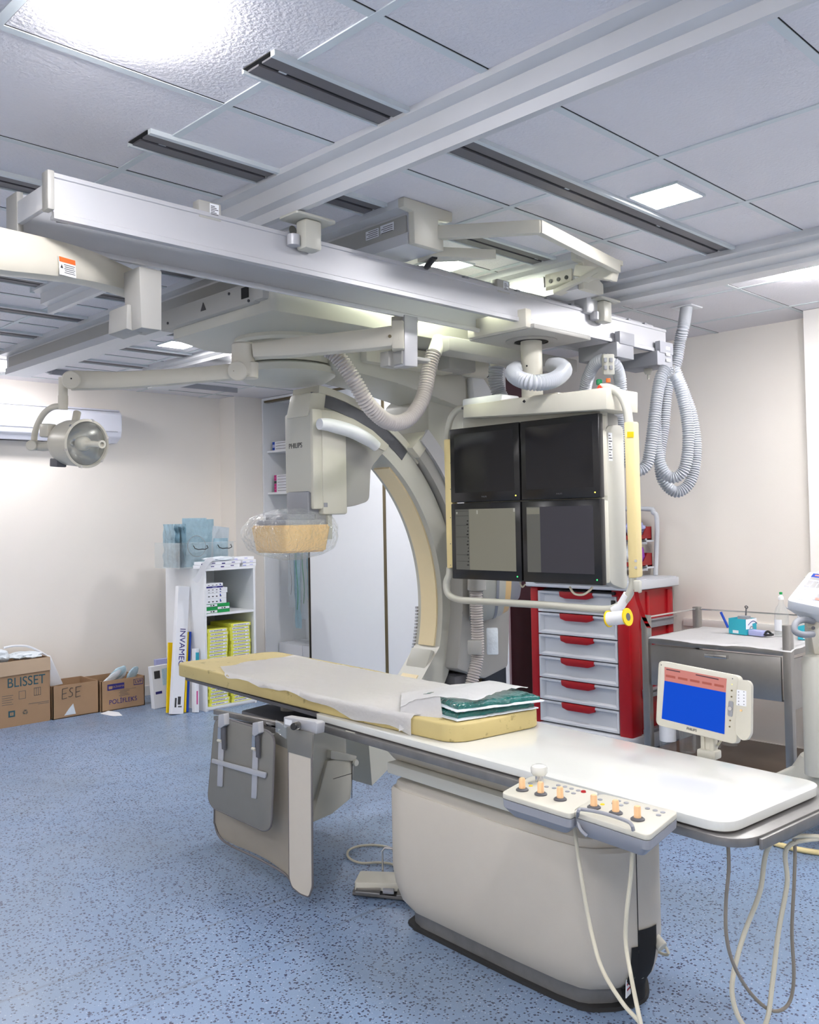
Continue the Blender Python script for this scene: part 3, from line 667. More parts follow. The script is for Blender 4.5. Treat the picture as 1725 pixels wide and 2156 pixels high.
# low hose and connector beside the column
hs2 = thing('cable_hose', 'corrugated hose running down below the monitors beside the grey column', 'hose', AD(1003, 1420, 4.62))
mb_ = MB().m('hose_w'); hose(mb_, [AD(1003, 1228, 4.62), AD(1004, 1290, 4.62), AD(1006, 1350, 4.62), AD(1005, 1385, 4.62), AD(998, 1420, 4.6), AD(985, 1470, 4.58)], .034, .013); mb_.done('corrugated_tube', hs2)
MB().m('enamel_d').cyl(AD(1004, 1215, 4.62), AD(1004, 1243, 4.62), .047, 24, bev=.004).done('connector', hs2)
MB().m('enamel_d').box(AD(1000, 1363, 4.57), (.07, .03, .07), (0, 0, R(-44)), bev=.004).done('hose_clamp', hs2)
tag(MB().m('pouch_w').box(AD(1037, 1350, 4.75), (.06, .02, .14), (0, 0, R(-44)), bev=.006).done('hanging_packet'), 'small white packet hanging behind the corrugated hose under the monitors', 'packet')
# clear film bag over the detector
bg = MB().m('bagfilm')
def bagf(u, v):
    a = 2*PI*u; zt = v
    prof = [(0.05, 1.505), (.10, 1.49), (.155, 1.465), (.180, 1.42), (.182, 1.37), (.165, 1.32), (.12, 1.292), (.07, 1.278), (.03, 1.268)]
    k = v*(len(prof)-1); i = min(int(k), len(prof)-2); f = k-i
    r_ = prof[i][0]*(1-f)+prof[i+1][0]*f; z = prof[i][1]*(1-f)+prof[i+1][1]*f
    sq = 1/max(abs(math.cos(a)), abs(math.sin(a))); r2 = r_*(1+(min(sq, 1.28)-1)*.75)
    n = noise.noise(V((math.cos(a)*2.2, math.sin(a)*2.2, z*9)))*.016 + noise.noise(V((math.cos(a)*7, math.sin(a)*7, z*14)))*.008
    n *= 1 if v < .5 else .5
    return V((DCX+(r2+n)*math.cos(a), DCY+(r2+n)*math.sin(a), z+noise.noise(V((a*3, z*10, 4)))*.008*(v < .4)))
bg.grid(bagf, 97, 34)
tag(bg.done('film_bag', sharp=80), 'crinkled clear plastic bag wrapped around the orange x-ray detector', 'plastic bag')

# ---------------------------------------------------------------- cable duct and hoses
cd = thing('cable_duct', 'pale horizontal cable duct behind the beam with two hose outlets', 'cable duct', (3.6, 2.86, 2.25))
MB().m('enamel_d').prism([(3.02, 2.79, 2.21), (3.02, 2.79, 2.275), (3.02, 2.85, 2.285), (3.02, 2.91, 2.275), (3.02, 2.91, 2.21), (3.02, 2.85, 2.20)], (1.0, 0, 0), bev=.008).done('duct', cd)
o1 = AD(926, 716, 4.20); o1b = AD(914, 745, 4.15)
MB().m('enamel').cyl(o1, o1b, .036, 24, .033).done('outlet', cd)
o2_ = AD(1054, 740, 4.6); o2b = AD(1054, 772, 4.6)
MB().m('enamel').cyl(o2_, o2b, .058, 24, .052).done('outlet', cd)
def hose_thing(name, pts, r, label, matn='hose', pitch=.012, ends=None):
    t = thing(name, label, 'hose', pts[0]); mb_ = MB().m(matn); hose(mb_, pts, r, pitch); mb_.done('corrugated_tube', t)
    return t
hose_thing('cable_hose', [AD(690, 735, 3.75), AD(712, 752, 3.75), AD(745, 800, 3.76), AD(778, 855, 3.8), AD(820, 889, 3.9), AD(860, 882, 4.0), AD(890, 840, 4.08), AD(903, 780, 4.13), AD(913, 742, 4.15)], .036,
           'thick warm-grey corrugated hose hanging in a U in front of the C-arm', 'hose_w', .0135)
hose_thing('cable_hose', [AD(1046, 765, 4.62), AD(1044, 800, 4.62), AD(1052, 830, 4.62), AD(1062, 850, 4.6)], .040, 'short corrugated hose dropping beside the monitor column from the duct', 'hose', .013)
ring = [AD(x, y, d) for x, y, d in ((1160, 770, 4.2), (1180, 770, 4.12), (1188, 782, 4.03), (1165, 800, 3.92), (1125, 806, 3.86), (1092, 797, 3.92), (1080, 784, 4.03), (1092, 775, 4.14))]
hose_thing('cable_hose', ring, .036, 'corrugated hose looped round the monitor suspension column', 'hose', .013)
t = hose_thing('cable_hose', [AD(1232, 830, 4.55), AD(1237, 800, 4.5), AD(1252, 768, 4.42), AD(1274, 757, 4.36), AD(1295, 768, 4.36), AD(1306, 800, 4.42), AD(1308, 850, 4.45), AD(1309, 900, 4.5), AD(1318, 960, 4.5), AD(1340, 990, 4.5), AD(1362, 978, 4.5), AD(1372, 930, 4.5), AD(1382, 850, 4.52), AD(1390, 800, 4.54), AD(1402, 775, 4.56)], .031,
           'corrugated hose arching over a trolley hanger then sagging behind the monitor handle', 'hose', .012)
k = MB().m('enamel').box(AD(1281, 768, 4.32), (.055, .03, .10), (0, 0, R(-40)), bev=.006)
k.m('lens_grey')
for a in (-1, 1):
    for b_ in (-1, 1): k.box(AD(1281+a*6, 766+b_*8, 4.29), (.014, .01, .02), (0, 0, R(-40)), bev=.001)
k.done('strap_clamp', t)
L1 = [AD(x, y, d) for x, y, d in ((1403, 778, 4.62), (1385, 830, 4.62), (1381, 900, 4.62), (1388, 970, 4.60), (1412, 1005, 4.58), (1440, 990, 4.56), (1450, 930, 4.56), (1445, 870, 4.58), (1430, 810, 4.6), (1422, 792, 4.62))]
hose_thing('cable_hose', L1, .031, 'front loop of corrugated hose hanging against the right wall', 'hose', .012)
L2 = [AD(x, y, d) for x, y, d in ((1414, 776, 4.78), (1404, 830, 4.78), (1398, 900, 4.78), (1390, 960, 4.76), (1396, 1010, 4.74), (1425, 1036, 4.74), (1455, 1012, 4.74), (1466, 950, 4.75), (1458, 880, 4.76), (1442, 830, 4.78), (1430, 800, 4.78), (1420, 775, 4.78))]
hose_thing('cable_hose', L2, .031, 'rear and longest loop of corrugated hose hanging against the right wall', 'hose', .012)
t = hose_thing('cable_hose', [AD(1416, 785, 4.86), AD(1425, 760, 4.86), AD(1432, 720, 4.86), AD(1440, 685, 4.84), AZ(1446, 647, HC-.002)], .033, 'corrugated hose rising from the hanging loops into the ceiling', 'hose', .012)
p = AZ(1446, 647, HC)
MB().m('white').lathe([(.045, HC-.006), (.085, HC-.006), (.09, HC-.001), (.045, HC-.001)], 4, Matrix.Translation((p.x, p.y, 0)) @ Matrix.Rotation(R(45), 4, 'Z'), cap=False).done('ceiling_flange', t)
MB().m('chrome').tube(smooth([AD(1402, 768, 4.6), AD(1398, 790, 4.6), AD(1408, 795, 4.6), AD(1420, 785, 4.62), AD(1418, 768, 4.62)], 5), .004, 8).done('hook', t)

# ---------------------------------------------------------------- monitor bank on its ceiling column
mon = thing('monitor_bank', 'ceiling-hung bank of four black monitors in a tubular frame with yellow grips', 'monitor bank', (3.3, 2.58, 1.05))
MB().m('enamel_d').bb(3.05, 3.47, 2.33, 2.70, BZ0-.035, BZ0-.012, bev=.008).m('beige').bb(3.02, 3.06, 2.35, 2.68, BZ0-.03, BZ0+.05, bev=.006).done('ceiling_plate', mon)
MB().m('darkgap').lathe([(0, BZ0-.040), (.075, BZ0-.040), (.075, BZ0-.034), (0, BZ0-.034)], 32, Matrix.Translation((3.26, 2.51, 0))).m('enamel_d').lathe([(.078, BZ0-.042), (.115, BZ0-.040), (.115, BZ0-.034), (.078, BZ0-.034)], 40, Matrix.Translation((3.26, 2.51, 0)), cap=False).done('bearing_ring', mon)
MB().m('beige').lathe([(.048, 1.98), (.048, 2.245)], 32, Matrix.Translation((3.26, 2.51, 0))).m('darkgap').cyl((3.213, 2.50, 2.12), (3.21, 2.50, 2.12), .004, 8).done('column', mon)
MX = 3.25
def mx_(px, py, x=MX): return AX(px, py, x)
hz = MB().m('beige').prism([mx_(975, 853, 3.19), mx_(1278, 815, 3.19), mx_(1278, 862, 3.19), mx_(975, 880, 3.19)], (.24, 0, 0), bev=.006)
hz.bb(3.22, 3.40, 2.34, 2.76, 1.955, 1.985, bev=.004)
hz.m('white').bb(3.22, 3.36, 2.66, 2.90, 1.975, 2.015, bev=.01).m('dk_grey').bb(3.215, 3.36, 2.66, 2.90, 1.965, 1.975)
hz.m('darkgap').cyl(mx_(1104, 845, 3.189), mx_(1104, 845, 3.186), .008, 4)
hz.done('top_housing', mon)
bp = MB().m('enamel').bb(3.27, 3.33, 2.16, 2.95, 1.18, 1.93, bev=.01)
bp.m('enamel_d').bb(3.33, 3.44, 2.17, 2.62, 1.14, 1.90, bev=.03)
bp.m('enamel').prism(rpoly([V((3.30, 2.155, 1.83)), V((3.44, 2.155, 1.84)), V((3.44, 2.155, 1.12)), V((3.30, 2.155, 1.16))], .04), (0, .04, 0), bev=.01)
bp.m('paper').bb(3.315, 3.345, 2.1535, 2.1545, 1.68, 1.80)
bp.m('ptext')
for k in range(9): bp.bb(3.318, 3.342-.006*(k % 3), 2.1525, 2.1535, 1.69+k*.012, 1.694+k*.012)
bp.done('back_plate', mon)
mons = [('upper left', (957, 905), (1105, 889), (1110, 1055), (961, 1061), 0), ('upper right', (1108, 888), (1267, 872), (1275, 1053), (1112, 1056), 1),
        ('lower left', (963, 1062), (1111, 1057), (1113, 1227), (967, 1217), 2), ('lower right', (1113, 1057), (1277, 1054), (1279, 1237), (1116, 1227), 3)]
ys = [(2.98, 2.557), (2.548, 2.135)]; zs = [(1.875, 1.523), (1.517, 1.158)]
for k in range(4):
    ya, yb = ys[k % 2]; zt, zb = zs[k//2]
    xx = 3.215
    cs = MB().m('bezel').bb(xx, xx+.035, yb, ya, zb, zt, bev=.004)
    cs.m('beige').bb(xx+.035, xx+.07, yb+.004, ya-.004, zb+.005, zt-.005, bev=.008)
    mo = cs.done('monitor', mon)
    w_ = ya-yb
    fx = xx-.0006
    if k < 2: MB().m('screen_off').bb(fx, fx+.002, yb+.032, ya-.028, zb+.045, zt-.028).done('screen', mo)
    elif k == 2:
        q = MB().m('screengrey').bb(fx, fx+.002, yb+.030, ya-.115, zb+.045, zt-.028)
        q.m('screengrey2').bb(fx, fx+.002, ya-.115, ya-.028, zb+.045, zt-.028)
        q.m('bezel')
        for z in (.085, .115, .20, .255, .30, .322): q.bb(fx-.0004, fx, ya-.112, ya-.031, zb+z-.0005, zb+z+.0005)
        for i in range(14): q.bb(fx-.0004, fx, ya-.110, ya-.098-(i % 3)*.004, zb+.065+i*.016, zb+.070+i*.016)
        q.m('screenlt')
        q.bb(fx-.0004, fx, yb+.03, yb+.04, zt-.045, zt-.03).bb(fx-.0004, fx, ya-.17, ya-.163, zt-.052, zt-.034).bb(fx-.0004, fx, ya-.042, ya-.034, zt-.05, zt-.04)
        q.done('screen', mo)
    else:
        q = MB().m('screendk').bb(fx, fx+.002, yb+.036, ya-.10, zb+.045, zt-.026)
        q.m('screengrey2').bb(fx, fx+.002, ya-.10, ya-.026, zb+.045, zt-.026)
        q.m('screengrey').bb(fx-.0004, fx, ya-.098, ya-.028, zt-.058, zt-.03).done('screen', mo)
    MB().m('ledy' if k < 2 else 'ledg').cyl((fx+.002, yb+.024, zb+.022), (fx-.001, yb+.024, zb+.022), .003, 8).done('power_led', mo)
    if k < 2:
        MB().m('dk_grey').text('PHILIPS', .010, frame((fx-.0002, (ya+yb)/2, zb+.022), (0, -1, 0), (0, 0, 1)), .0003).done('lettering', mo)
# tube frame
fx = 3.24
pl = [mx_(985, 856, fx), mx_(965, 862, fx), mx_(950, 880, fx), mx_(943, 910, fx), mx_(943, 935, fx)]
pl2 = [mx_(947, 1195, fx), mx_(946, 1210, fx), mx_(940, 1228, fx), mx_(944, 1250, fx), mx_(965, 1262, fx), mx_(1010, 1266, fx), mx_(1150, 1274, fx), mx_(1262, 1283, fx), mx_(1295, 1280, fx), mx_(1318, 1262, fx), mx_(1332, 1235, fx), mx_(1332, 1210, fx)]
pl3 = [mx_(1325, 895, fx), mx_(1320, 860, fx), mx_(1306, 830, fx), mx_(1285, 818, fx), mx_(1266, 816, fx)]
fr = MB().m('enamel').tube(smooth(pl, 6), .0155, 14).tube(smooth(pl2, 8), .0165, 14).tube(smooth(pl3, 6), .018, 14)
fr.tube([mx_(947, 1200, fx), mx_(943, 930, fx)], .012, 12).tube([mx_(1332, 1215, fx), mx_(1325, 888, fx)], .014, 12)
fr.done('tube_frame', mon)
gl = MB().m('yellowgrip').prism([mx_(934, 925, fx-.02), mx_(949, 924, fx-.02), mx_(956, 1195, fx-.02), mx_(941, 1197, fx-.02)], (.04, 0, 0), bev=.006)
gl.m('dk_grey')
for py in (928, 975, 1030, 1090, 1145, 1190): gl.cyl(mx_(949, py, fx-.021), mx_(949, py, fx-.0185), .0025, 8)
gl.m('alu').prism([mx_(946, 935, fx-.012), mx_(957, 934, fx-.012), mx_(958, 962, fx-.012), mx_(947, 963, fx-.012)], (.03, 0, 0)).prism([mx_(951, 1158, fx-.012), mx_(964, 1158, fx-.012), mx_(965, 1190, fx-.012), mx_(952, 1190, fx-.012)], (.03, 0, 0))
gl.done('grip', mon)
gr = MB().m('yellowgrip').prism([mx_(1313, 888, fx-.022), mx_(1334, 887, fx-.022), mx_(1343, 1216, fx-.022), mx_(1323, 1218, fx-.022)], (.044, 0, 0), bev=.008)
gr.m('yellow').prism([mx_(1321, 909, fx-.0235), mx_(1334, 909, fx-.0235), mx_(1334, 921, fx-.0235), mx_(1321, 921, fx-.0235)], (.004, 0, 0))
gr.m('chrome')
for py in (1181, 1195): gr.cyl(mx_(1339, py, fx-.024), mx_(1339, py, fx-.020), .006, 12)
gr.done('grip', mon)
MB().m('redtie').tube(smooth([mx_(1262, 812, 3.20), mx_(1258, 822, 3.20), mx_(1264, 832, 3.2), mx_(1270, 822, 3.21), mx_(1262, 812, 3.22), mx_(1275, 832, 3.2), mx_(1275, 840, 3.2)], 5), .004, 8).done('cable_tie', mon)
MB().m('cable').tube(smooth([mx_(1200, 1236, 3.26), mx_(1210, 1250, 3.25), mx_(1228, 1252, 3.25), mx_(1242, 1243, 3.26), mx_(1248, 1236, 3.27)], 6), .005, 8).done('cable', mon)
MB().m('cable').tube(smooth([mx_(1095, 1226, 3.26), mx_(1100, 1236, 3.25), mx_(1106, 1230, 3.26)], 6), .004, 8).done('cable', mon)
sb = thing('signal_lamp_box', 'small white junction box with green lamp behind the monitor frame corner', 'junction box', AX(1290, 900, 3.42))
MB().m('white').prism([AX(1262, 825, 3.40), AX(1312, 822, 3.40), AX(1312, 872, 3.40), AX(1262, 880, 3.40)], (.06, 0, 0), bev=.004).m('ptext').prism([AX(1296, 833, 3.398), AX(1310, 833, 3.398), AX(1310, 843, 3.398), AX(1296, 843, 3.398)], (.003, 0, 0)).done('box', sb)
MB().m('greenlamp').cyl(AX(1262, 811, 3.42), AX(1262, 799, 3.42), .014, 16, bev=.004).done('green_lamp', sb)
MB().m('orangel').cyl(AX(1281, 805, 3.44), AX(1281, 797, 3.44), .010, 12).done('orange_lamp', sb)
# roll of tape and red strap on the frame
tr = thing('tape_roll', 'roll of white surgical tape with yellow flanges under the monitor frame', 'tape roll', AX(1305, 1318, 3.2))
c0 = AX(1283, 1303, 3.2); c1 = AX(1312, 1300, 3.2)
c1 = c0 + (c1-c0).normalized()*.085
ax = (c1-c0).normalized()
MB().m('paper').cyl(c0, c1, .028, 28).done('tape', tr)
MB().m('yellow').cyl(c0-ax*.004, c0, .034, 28).cyl(c1, c1+ax*.006, .036, 28).done('flange', tr)
MB().m('dk_grey').cyl(c1+ax*.0061, c1+ax*.0064, .016, 20).done('core_hole', tr)
MB().m('paper').tube([AX(1322, 1252, fx), AX(1308, 1275, fx), AX(1292, 1284, fx)], .019, 14).done('tape_tail', tr)
rs = MB().m('red')
pts_ = [AX(1340, 1242, 3.2), AX(1344, 1262, 3.2), AX(1350, 1280, 3.19), AX(1357, 1300, 3.19), AX(1368, 1322, 3.19)]
wv = V((0, -.012, 0))
b = bmesh.new(); pr = None
for i, p in enumerate(smooth(pts_, 6)):
    q = [b.verts.new(p-wv), b.verts.new(p+wv*.6)]
    if pr: b.faces.new((pr[0], pr[1], q[1], q[0]))
    pr = q
bmesh.ops.solidify(b, geom=b.faces[:], thickness=.002); rs.merge(b)
rs.m('enamel').box(AX(1343, 1235, 3.21), (.02, .03, .05), (0, 0, 0), bev=.005)
tag(rs.done('hanging_strap'), 'red strap hanging from the right side of the monitor frame', 'strap')

# ================================================================== EXAM LAMP AND SHIELD ARM
sa = thing('shield_arm', 'thick white ceiling arm with orange warning label, entering at the left edge', 'ceiling arm', AY(305, 700, 2.52))
b_ = MB().m('enamel_d').prism([AY(293, 560, 2.50), AY(341, 570, 2.50), AY(341, 696, 2.50), AY(298, 690, 2.50)], (0, .10, 0), bev=.004)
b_.prism([AY(268, 640, 2.56), AY(300, 645, 2.56), AY(300, 703, 2.56), AY(266, 692, 2.56)], (0, .12, 0), bev=.004)
b_.done('post', sa)
pa = [AD(290, 605, 2.95), AD(230, 582, 2.85), AD(170, 562, 2.7), AD(90, 545, 2.55), AD(0, 530, 2.4), AD(-90, 515, 2.25)]
ra = [.038, .043, .050, .056, .060, .060]
def flat_arm(mbx, path, hs_, wd):
    """tapering rounded box arm; hs_ half heights, wd half width"""
    b = bmesh.new(); rg = []
    for i, p in enumerate(path):
        t = (path[min(i+1, len(path)-1)]-path[max(i-1, 0)]).normalized(); sd = t.cross(V((0, 0, 1))).normalized(); up = sd.cross(t)
        h = hs_[i]; ring = []
        for a, c in ((-1, -.55), (-.8, -.9), (-.4, -1), (.4, -1), (.8, -.9), (1, -.55), (1, .55), (.8, .9), (.4, 1), (-.4, 1), (-.8, .9), (-1, .55)):
            ring.append(b.verts.new(p+sd*a*wd+up*c*h))
        rg.append(ring)
    for a, c in zip(rg, rg[1:]):
        for i in range(12): b.faces.new((a[i], a[(i+1) % 12], c[(i+1) % 12], c[i]))
    b.faces.new(rg[0]); b.faces.new(rg[-1]); bmesh.ops.recalc_face_normals(b, faces=b.faces[:]); mbx.merge(b)
b_ = MB().m('ivory'); flat_arm(b_, smooth(pa, 4), [ra[min(5, i//4)]+(ra[min(5, i//4+1)]-ra[min(5, i//4)])*((i % 4)/4) for i in range(21)], .045)
b_.cyl(AD(283, 640, 2.95), AD(283, 650, 2.95), .012, 12)
arm_o = b_.done('arm', sa)
# warning label lies on the camera-facing side of the arm
pL, pR = AD(122, 560, 2.585), AD(163, 571, 2.67)
tdir = (pR-pL).normalized(); sdir = tdir.cross(V((0, 0, 1))).normalized(); updir = sdir.cross(tdir)
off = sdir*.0 
lb = MB().m('paper'); c_ = (pL+pR)/2
cx_, cy_ = (pL+pR).xy/2
def onarm(k): return c_+(-FW)*.022
mxl = frame(AD(142, 563, 2.575), tdir, updir)
lb.box((0, 0, 0), (.072, .05, .002), None, mx=mxl)
lb.m('orangel').box((0, .018, .0004), (.072, .014, .002), None, mx=mxl)
lb.m('ptext')
for k in range(5): lb.box((.008, .005-k*.0055, .0008), (.048-.006*(k % 2), .0016, .0016), None, mx=mxl)
lb.prism([mxl @ V((-.033, -.006, .0018)), mxl @ V((-.022, -.006, .0018)), mxl @ V((-.0275, .004, .0018))], mxl.to_3x3() @ V((0, 0, .0004)))
lb.done('warning_label', arm_o)

lp = thing('exam_lamp', 'ceiling-mounted ivory exam lamp with round glass head on a jointed arm', 'exam lamp', AD(860, 770, 3.72))
b_ = MB().m('alu').prism([AY(852, 662, 2.60), AY(880, 668, 2.60), AY(880, 772, 2.60), AY(853, 770, 2.60)], (0, .07, 0), bev=.003)
b_.m('enamel_d').prism([AY(846, 662, 2.61), AY(853, 662, 2.61), AY(853, 768, 2.61), AY(846, 765, 2.61)], (0, .06, 0)).bb(2.62, 2.70, 2.60, 2.68, 2.095, 2.11, bev=.003)
b_.done('post', lp)
b_ = MB().m('enamel_d').prism([AY(818, 738, 2.66), AY(848, 740, 2.66), AY(848, 775, 2.66), AY(818, 770, 2.66)], (0, .05, 0), bev=.003).done('bracket', lp)
up = [AD(840, 708, 3.66), AD(780, 716, 3.66), AD(700, 724, 3.66), AD(610, 733, 3.66), AD(535, 740, 3.66)]
b_ = MB().m('ivory'); flat_arm(b_, up, [.044, .042, .040, .038, .030], .04)
b_.box(AD(838, 708, 3.66), (.05, .08, .115), (0, 0, R(-44)), bev=.008)
b_.m('gold').cyl(AD(821, 708, 3.62), AD(821, 708, 3.61), .007, 8).done('upper_arm', lp)
b_ = MB().m('ivory').cyl(AD(512, 722, 3.66), AD(512, 792, 3.66), .046, 28, .046, bev=.008)
b_.cyl(AD(528, 762, 3.66), AD(528, 798, 3.66), .032, 24, .03, bev=.005)
b_.cyl(AD(500, 781, 3.60), AD(500, 781, 3.72), .040, 32, bev=.004)
b_.done('elbow', lp)
lo = [AD(500, 782, 3.66), AD(440, 788, 3.60), AD(340, 796, 3.52), AD(240, 802, 3.44), AD(152, 801, 3.36)]
b_ = MB().m('ivory'); flat_arm(b_, lo, [.034, .030, .031, .033, .036], .035)
b_.m('gold').cyl(AD(492, 781, 3.595), AD(492, 781, 3.59), .002, 6)
b_.m('ivory').cyl(AD(150, 800, 3.31), AD(150, 800, 3.41), .034, 28, bev=.004)
b_.m('darkgap').cyl(AD(150, 797, 3.309), AD(150, 797, 3.307), .003, 8)
b_.done('lower_arm', lp)
b_ = MB().m('ivory').cyl(AD(133, 795, 3.36), AD(133, 862, 3.36), .0165, 20, .0165).cyl(AD(133, 833, 3.36), AD(133, 852, 3.36), .018, 20)
yoke = smooth([AD(132, 856, 3.36), AD(112, 857, 3.37), AD(93, 870, 3.39), AD(80, 892, 3.41), AD(73, 915, 3.42), AD(72, 938, 3.42)], 5)
b_.tube(yoke, .0115, 12).cyl(AD(66, 938, 3.36), AD(72, 938, 3.46), .020, 20, bev=.004)
b_.done('yoke', lp)
ax_ = (RT*.78 - FW*.62 - UP*.06).normalized()
hc = AD(182, 934, 3.26); q_ = ax_.to_track_quat('Z', 'Y').to_matrix().to_4x4(); HM = Matrix.Translation(hc) @ q_
hd = MB().m('lampshell').lathe([(.0, -.165), (.04, -.165), (.062, -.155), (.076, -.13), (.083, -.10), (.085, -.008), (.088, -.004), (.088, .004), (.080, .006), (.078, -.004)], 48, HM, cap=False)
hd.m('dk_grey').box((.03, .0, -.165), (.03, .09, .03), None, bev=.004, mx=HM).box((-.03, -.075, -.13), (.04, .03, .05), None, bev=.004, mx=HM)
hd.m('lampshell').box((-.06, .04, -.155), (.04, .05, .06), None, bev=.008, mx=HM).cyl(HM @ V((.03, .07, -.13)), HM @ V((.05, .115, -.15)), .014, 14)
hd.m('chrome')
for k in range(6): hd.box((.086*math.cos(k*PI/3+.3), .086*math.sin(k*PI/3+.3), 0), (.008, .008, .012), (0, 0, k*PI/3+.3), mx=HM)
head = hd.done('lamp_head', lp)
MB().m('lampshell').tube([AD(72, 938, 3.40), AD(90, 940, 3.38), AD(112, 938, 3.34)], .018, 12).done('swivel_joint', lp)
MB().m('refl').lathe([(.0, -.105), (.020, -.10), (.045, -.075), (.064, -.042), (.079, -.003)], 40, HM, cap=False).done('reflector', head)
MB().m('beige').lathe([(0, -.04), (.026, -.035), (.026, -.01), (.019, .0), (.0115, .012), (.010, .085), (.0145, .09), (.0145, .10), (.008, .10), (.008, .09), (0, .09)], 24, HM).done('focus_handle', head)
MB().m('glasscl').lathe([(.0, -.002), (.077, -.004)], 32, HM, cap=False).done('glass_cover', head)

# ================================================================== AIR CONDITIONER
ac = thing('air_conditioner', 'long white split air conditioner high on the left wall', 'air conditioner', (2.7, YL-.1, 2.12))
f = [(YL, 2.11), (YL-.13, 2.105), (YL-.20, 2.15), (YL-.215, 2.20), (YL-.215, 2.33), (YL-.17, 2.375), (YL, 2.38)]
MB().m('acwhite').prism([(2.28, y, z) for y, z in f], (1.23, 0, 0), bev=.01, seg=3).done('case', ac)
MB().m('lens_grey').bb(2.30, 3.47, YL-.2175, YL-.2140, 2.190, 2.194).bb(2.30, 3.49, YL-.2, YL-.172, 2.355, 2.358).done('seam', ac)
MB().m('acwhite').prism([(2.30, YL-.212, 2.185), (2.30, YL-.205, 2.187), (2.30, YL-.135, 2.10), (2.30, YL-.150, 2.10)], (1.13, 0, 0)).m('dk_grey').bb(2.3, 3.35, YL-.12, YL-.05, 2.097, 2.105).done('flap', ac)

# ================================================================== CARDBOARD BOXES ON THE LEFT
def open_box(name, label, x0, x1, y0, y1, h, group=None, flap=0, mt='carton', rot=0):
    cx, cy = (x0+x1)/2, (y0+y1)/2
    t = thing(name, label, 'box', (cx, cy, 0), group)
    th = .006; b_ = MB().m(mt)
    b_.bb(x0, x1, y0, y1, 0.001, th).bb(x0, x1, y0, y0+th, 0, h).bb(x0, x1, y1-th, y1, 0, h).bb(x0, x0+th, y0, y1, 0, h).bb(x1-th, x1, y0, y1, 0, h)
    b_.done('carton', t)
    return t
# box 1: tall, with folded front flap
BY = 6.74
t = open_box('cardboard_box', 'tallest cardboard box by the left wall, overflowing with white wraps', 2.33, 2.85, BY, BY+.31, .47)
MB().m('carton_l').prism([(2.33, BY-.004, .47), (2.85, BY-.004, .47), (2.85, BY-.010, .375), (2.33, BY-.010, .365)], (0, .004, 0)).done('flap', t)
mf = lambda x, z, y=BY-.0008: frame((x, y, z), (1, 0, 0), (0, 0, 1))
pr_ = MB().m('tealink').text('BLISSET', .098, mf(2.675, .312), .0006, .86)
pr_.done('lettering', t)
pr_ = MB().m('greyink')
for k in range(5): pr_.bb(2.50, 2.58-.01*(k % 2), BY-.001, BY, .225-k*.016, .228-k*.016)
for a, b__ in ((2.62, .19), (2.73, .20)):
    for (u0, u1, w0, w1) in ((0, .05, 0, .003), (0, .05, .055, .058), (0, .003, 0, .058), (.047, .05, 0, .058)): pr_.bb(a+u0, a+u1, BY-.001, BY, b__+w0, b__+w1)
pr_.bb(2.745, 2.748, BY-.001, BY, .2, .255).bb(2.76, 2.763, BY-.001, BY, .2, .255)
pr_.bb(2.69, 2.84, BY-.001, BY, .145, .148).bb(2.76, 2.84, BY-.001, BY, .133, .136)
pr_.m('tealink').bb(2.545, 2.592, BY-.001, BY, .07, .115).m('carton').bb(2.556, 2.581, BY-.0016, BY-.001, .081, .104).m('tealink').text('i', .03, mf(2.5685, .093, BY-.0018), .0003)
pr_.text('♻', .035, mf(2.665, .09), .0005)
pr_.done('print', t)
def crumple(name, label, c, d, mt, seed=0, cat='wrap', amp=.35, group=None, rot=0):
    """crumpled film or paper packet"""
    b = bmesh.new(); bmesh.ops.create_icosphere(b, subdivisions=4, radius=1)
    for v in b.verts:
        p = v.co.copy(); n = noise.noise(p*1.7+V((seed, 0, 0)))*amp + noise.noise(p*4.5+V((seed, 3, 0)))*amp*.45 + abs(noise.noise(p*9+V((seed, 3, 2))))*amp*.25
        v.co = p*(1+n); v.co.x *= d[0]/2; v.co.y *= d[1]/2; v.co.z *= d[2]/2
    mbx = MB().m(mt).merge(b, Matrix.Translation(V(c)) @ Euler(rot if isinstance(rot, tuple) else (0, 0, rot)).to_matrix().to_4x4())
    return tag(mbx.done(name, sharp=50), label, cat, group)
crumple('plastic_wrap', 'large white plastic wrap bulging out of the tallest cardboard box at the left edge', (2.46, BY+.14, .50), (.24, .22, .15), 'pouch_w', 1)
crumple('plastic_wrap', 'flat white wrap lying over the right side of the tallest cardboard box', (2.72, BY+.14, .485), (.22, .22, .05), 'pouch_w', 5)
b_ = MB().m('paper').prism([AY(100, 1385, BY+.10), AY(106, 1380, BY+.10), AY(133, 1440, BY+.10), AY(104, 1446, BY+.10)], (0, .10, 0), bev=.003)
tag(b_.done('folded_papers'), 'sheaf of white papers wedged between the two left cardboard boxes', 'papers')
tag(MB().m('paper').tube(smooth([AY(8, 1364, BY+.12), AY(30, 1360, BY+.12), AY(58, 1361, BY+.12), AY(80, 1370, BY+.12), AY(98, 1380, BY+.12)], 5), .008, 8).done('white_strap'), 'white strap curling over the top of the tallest cardboard box', 'strap')
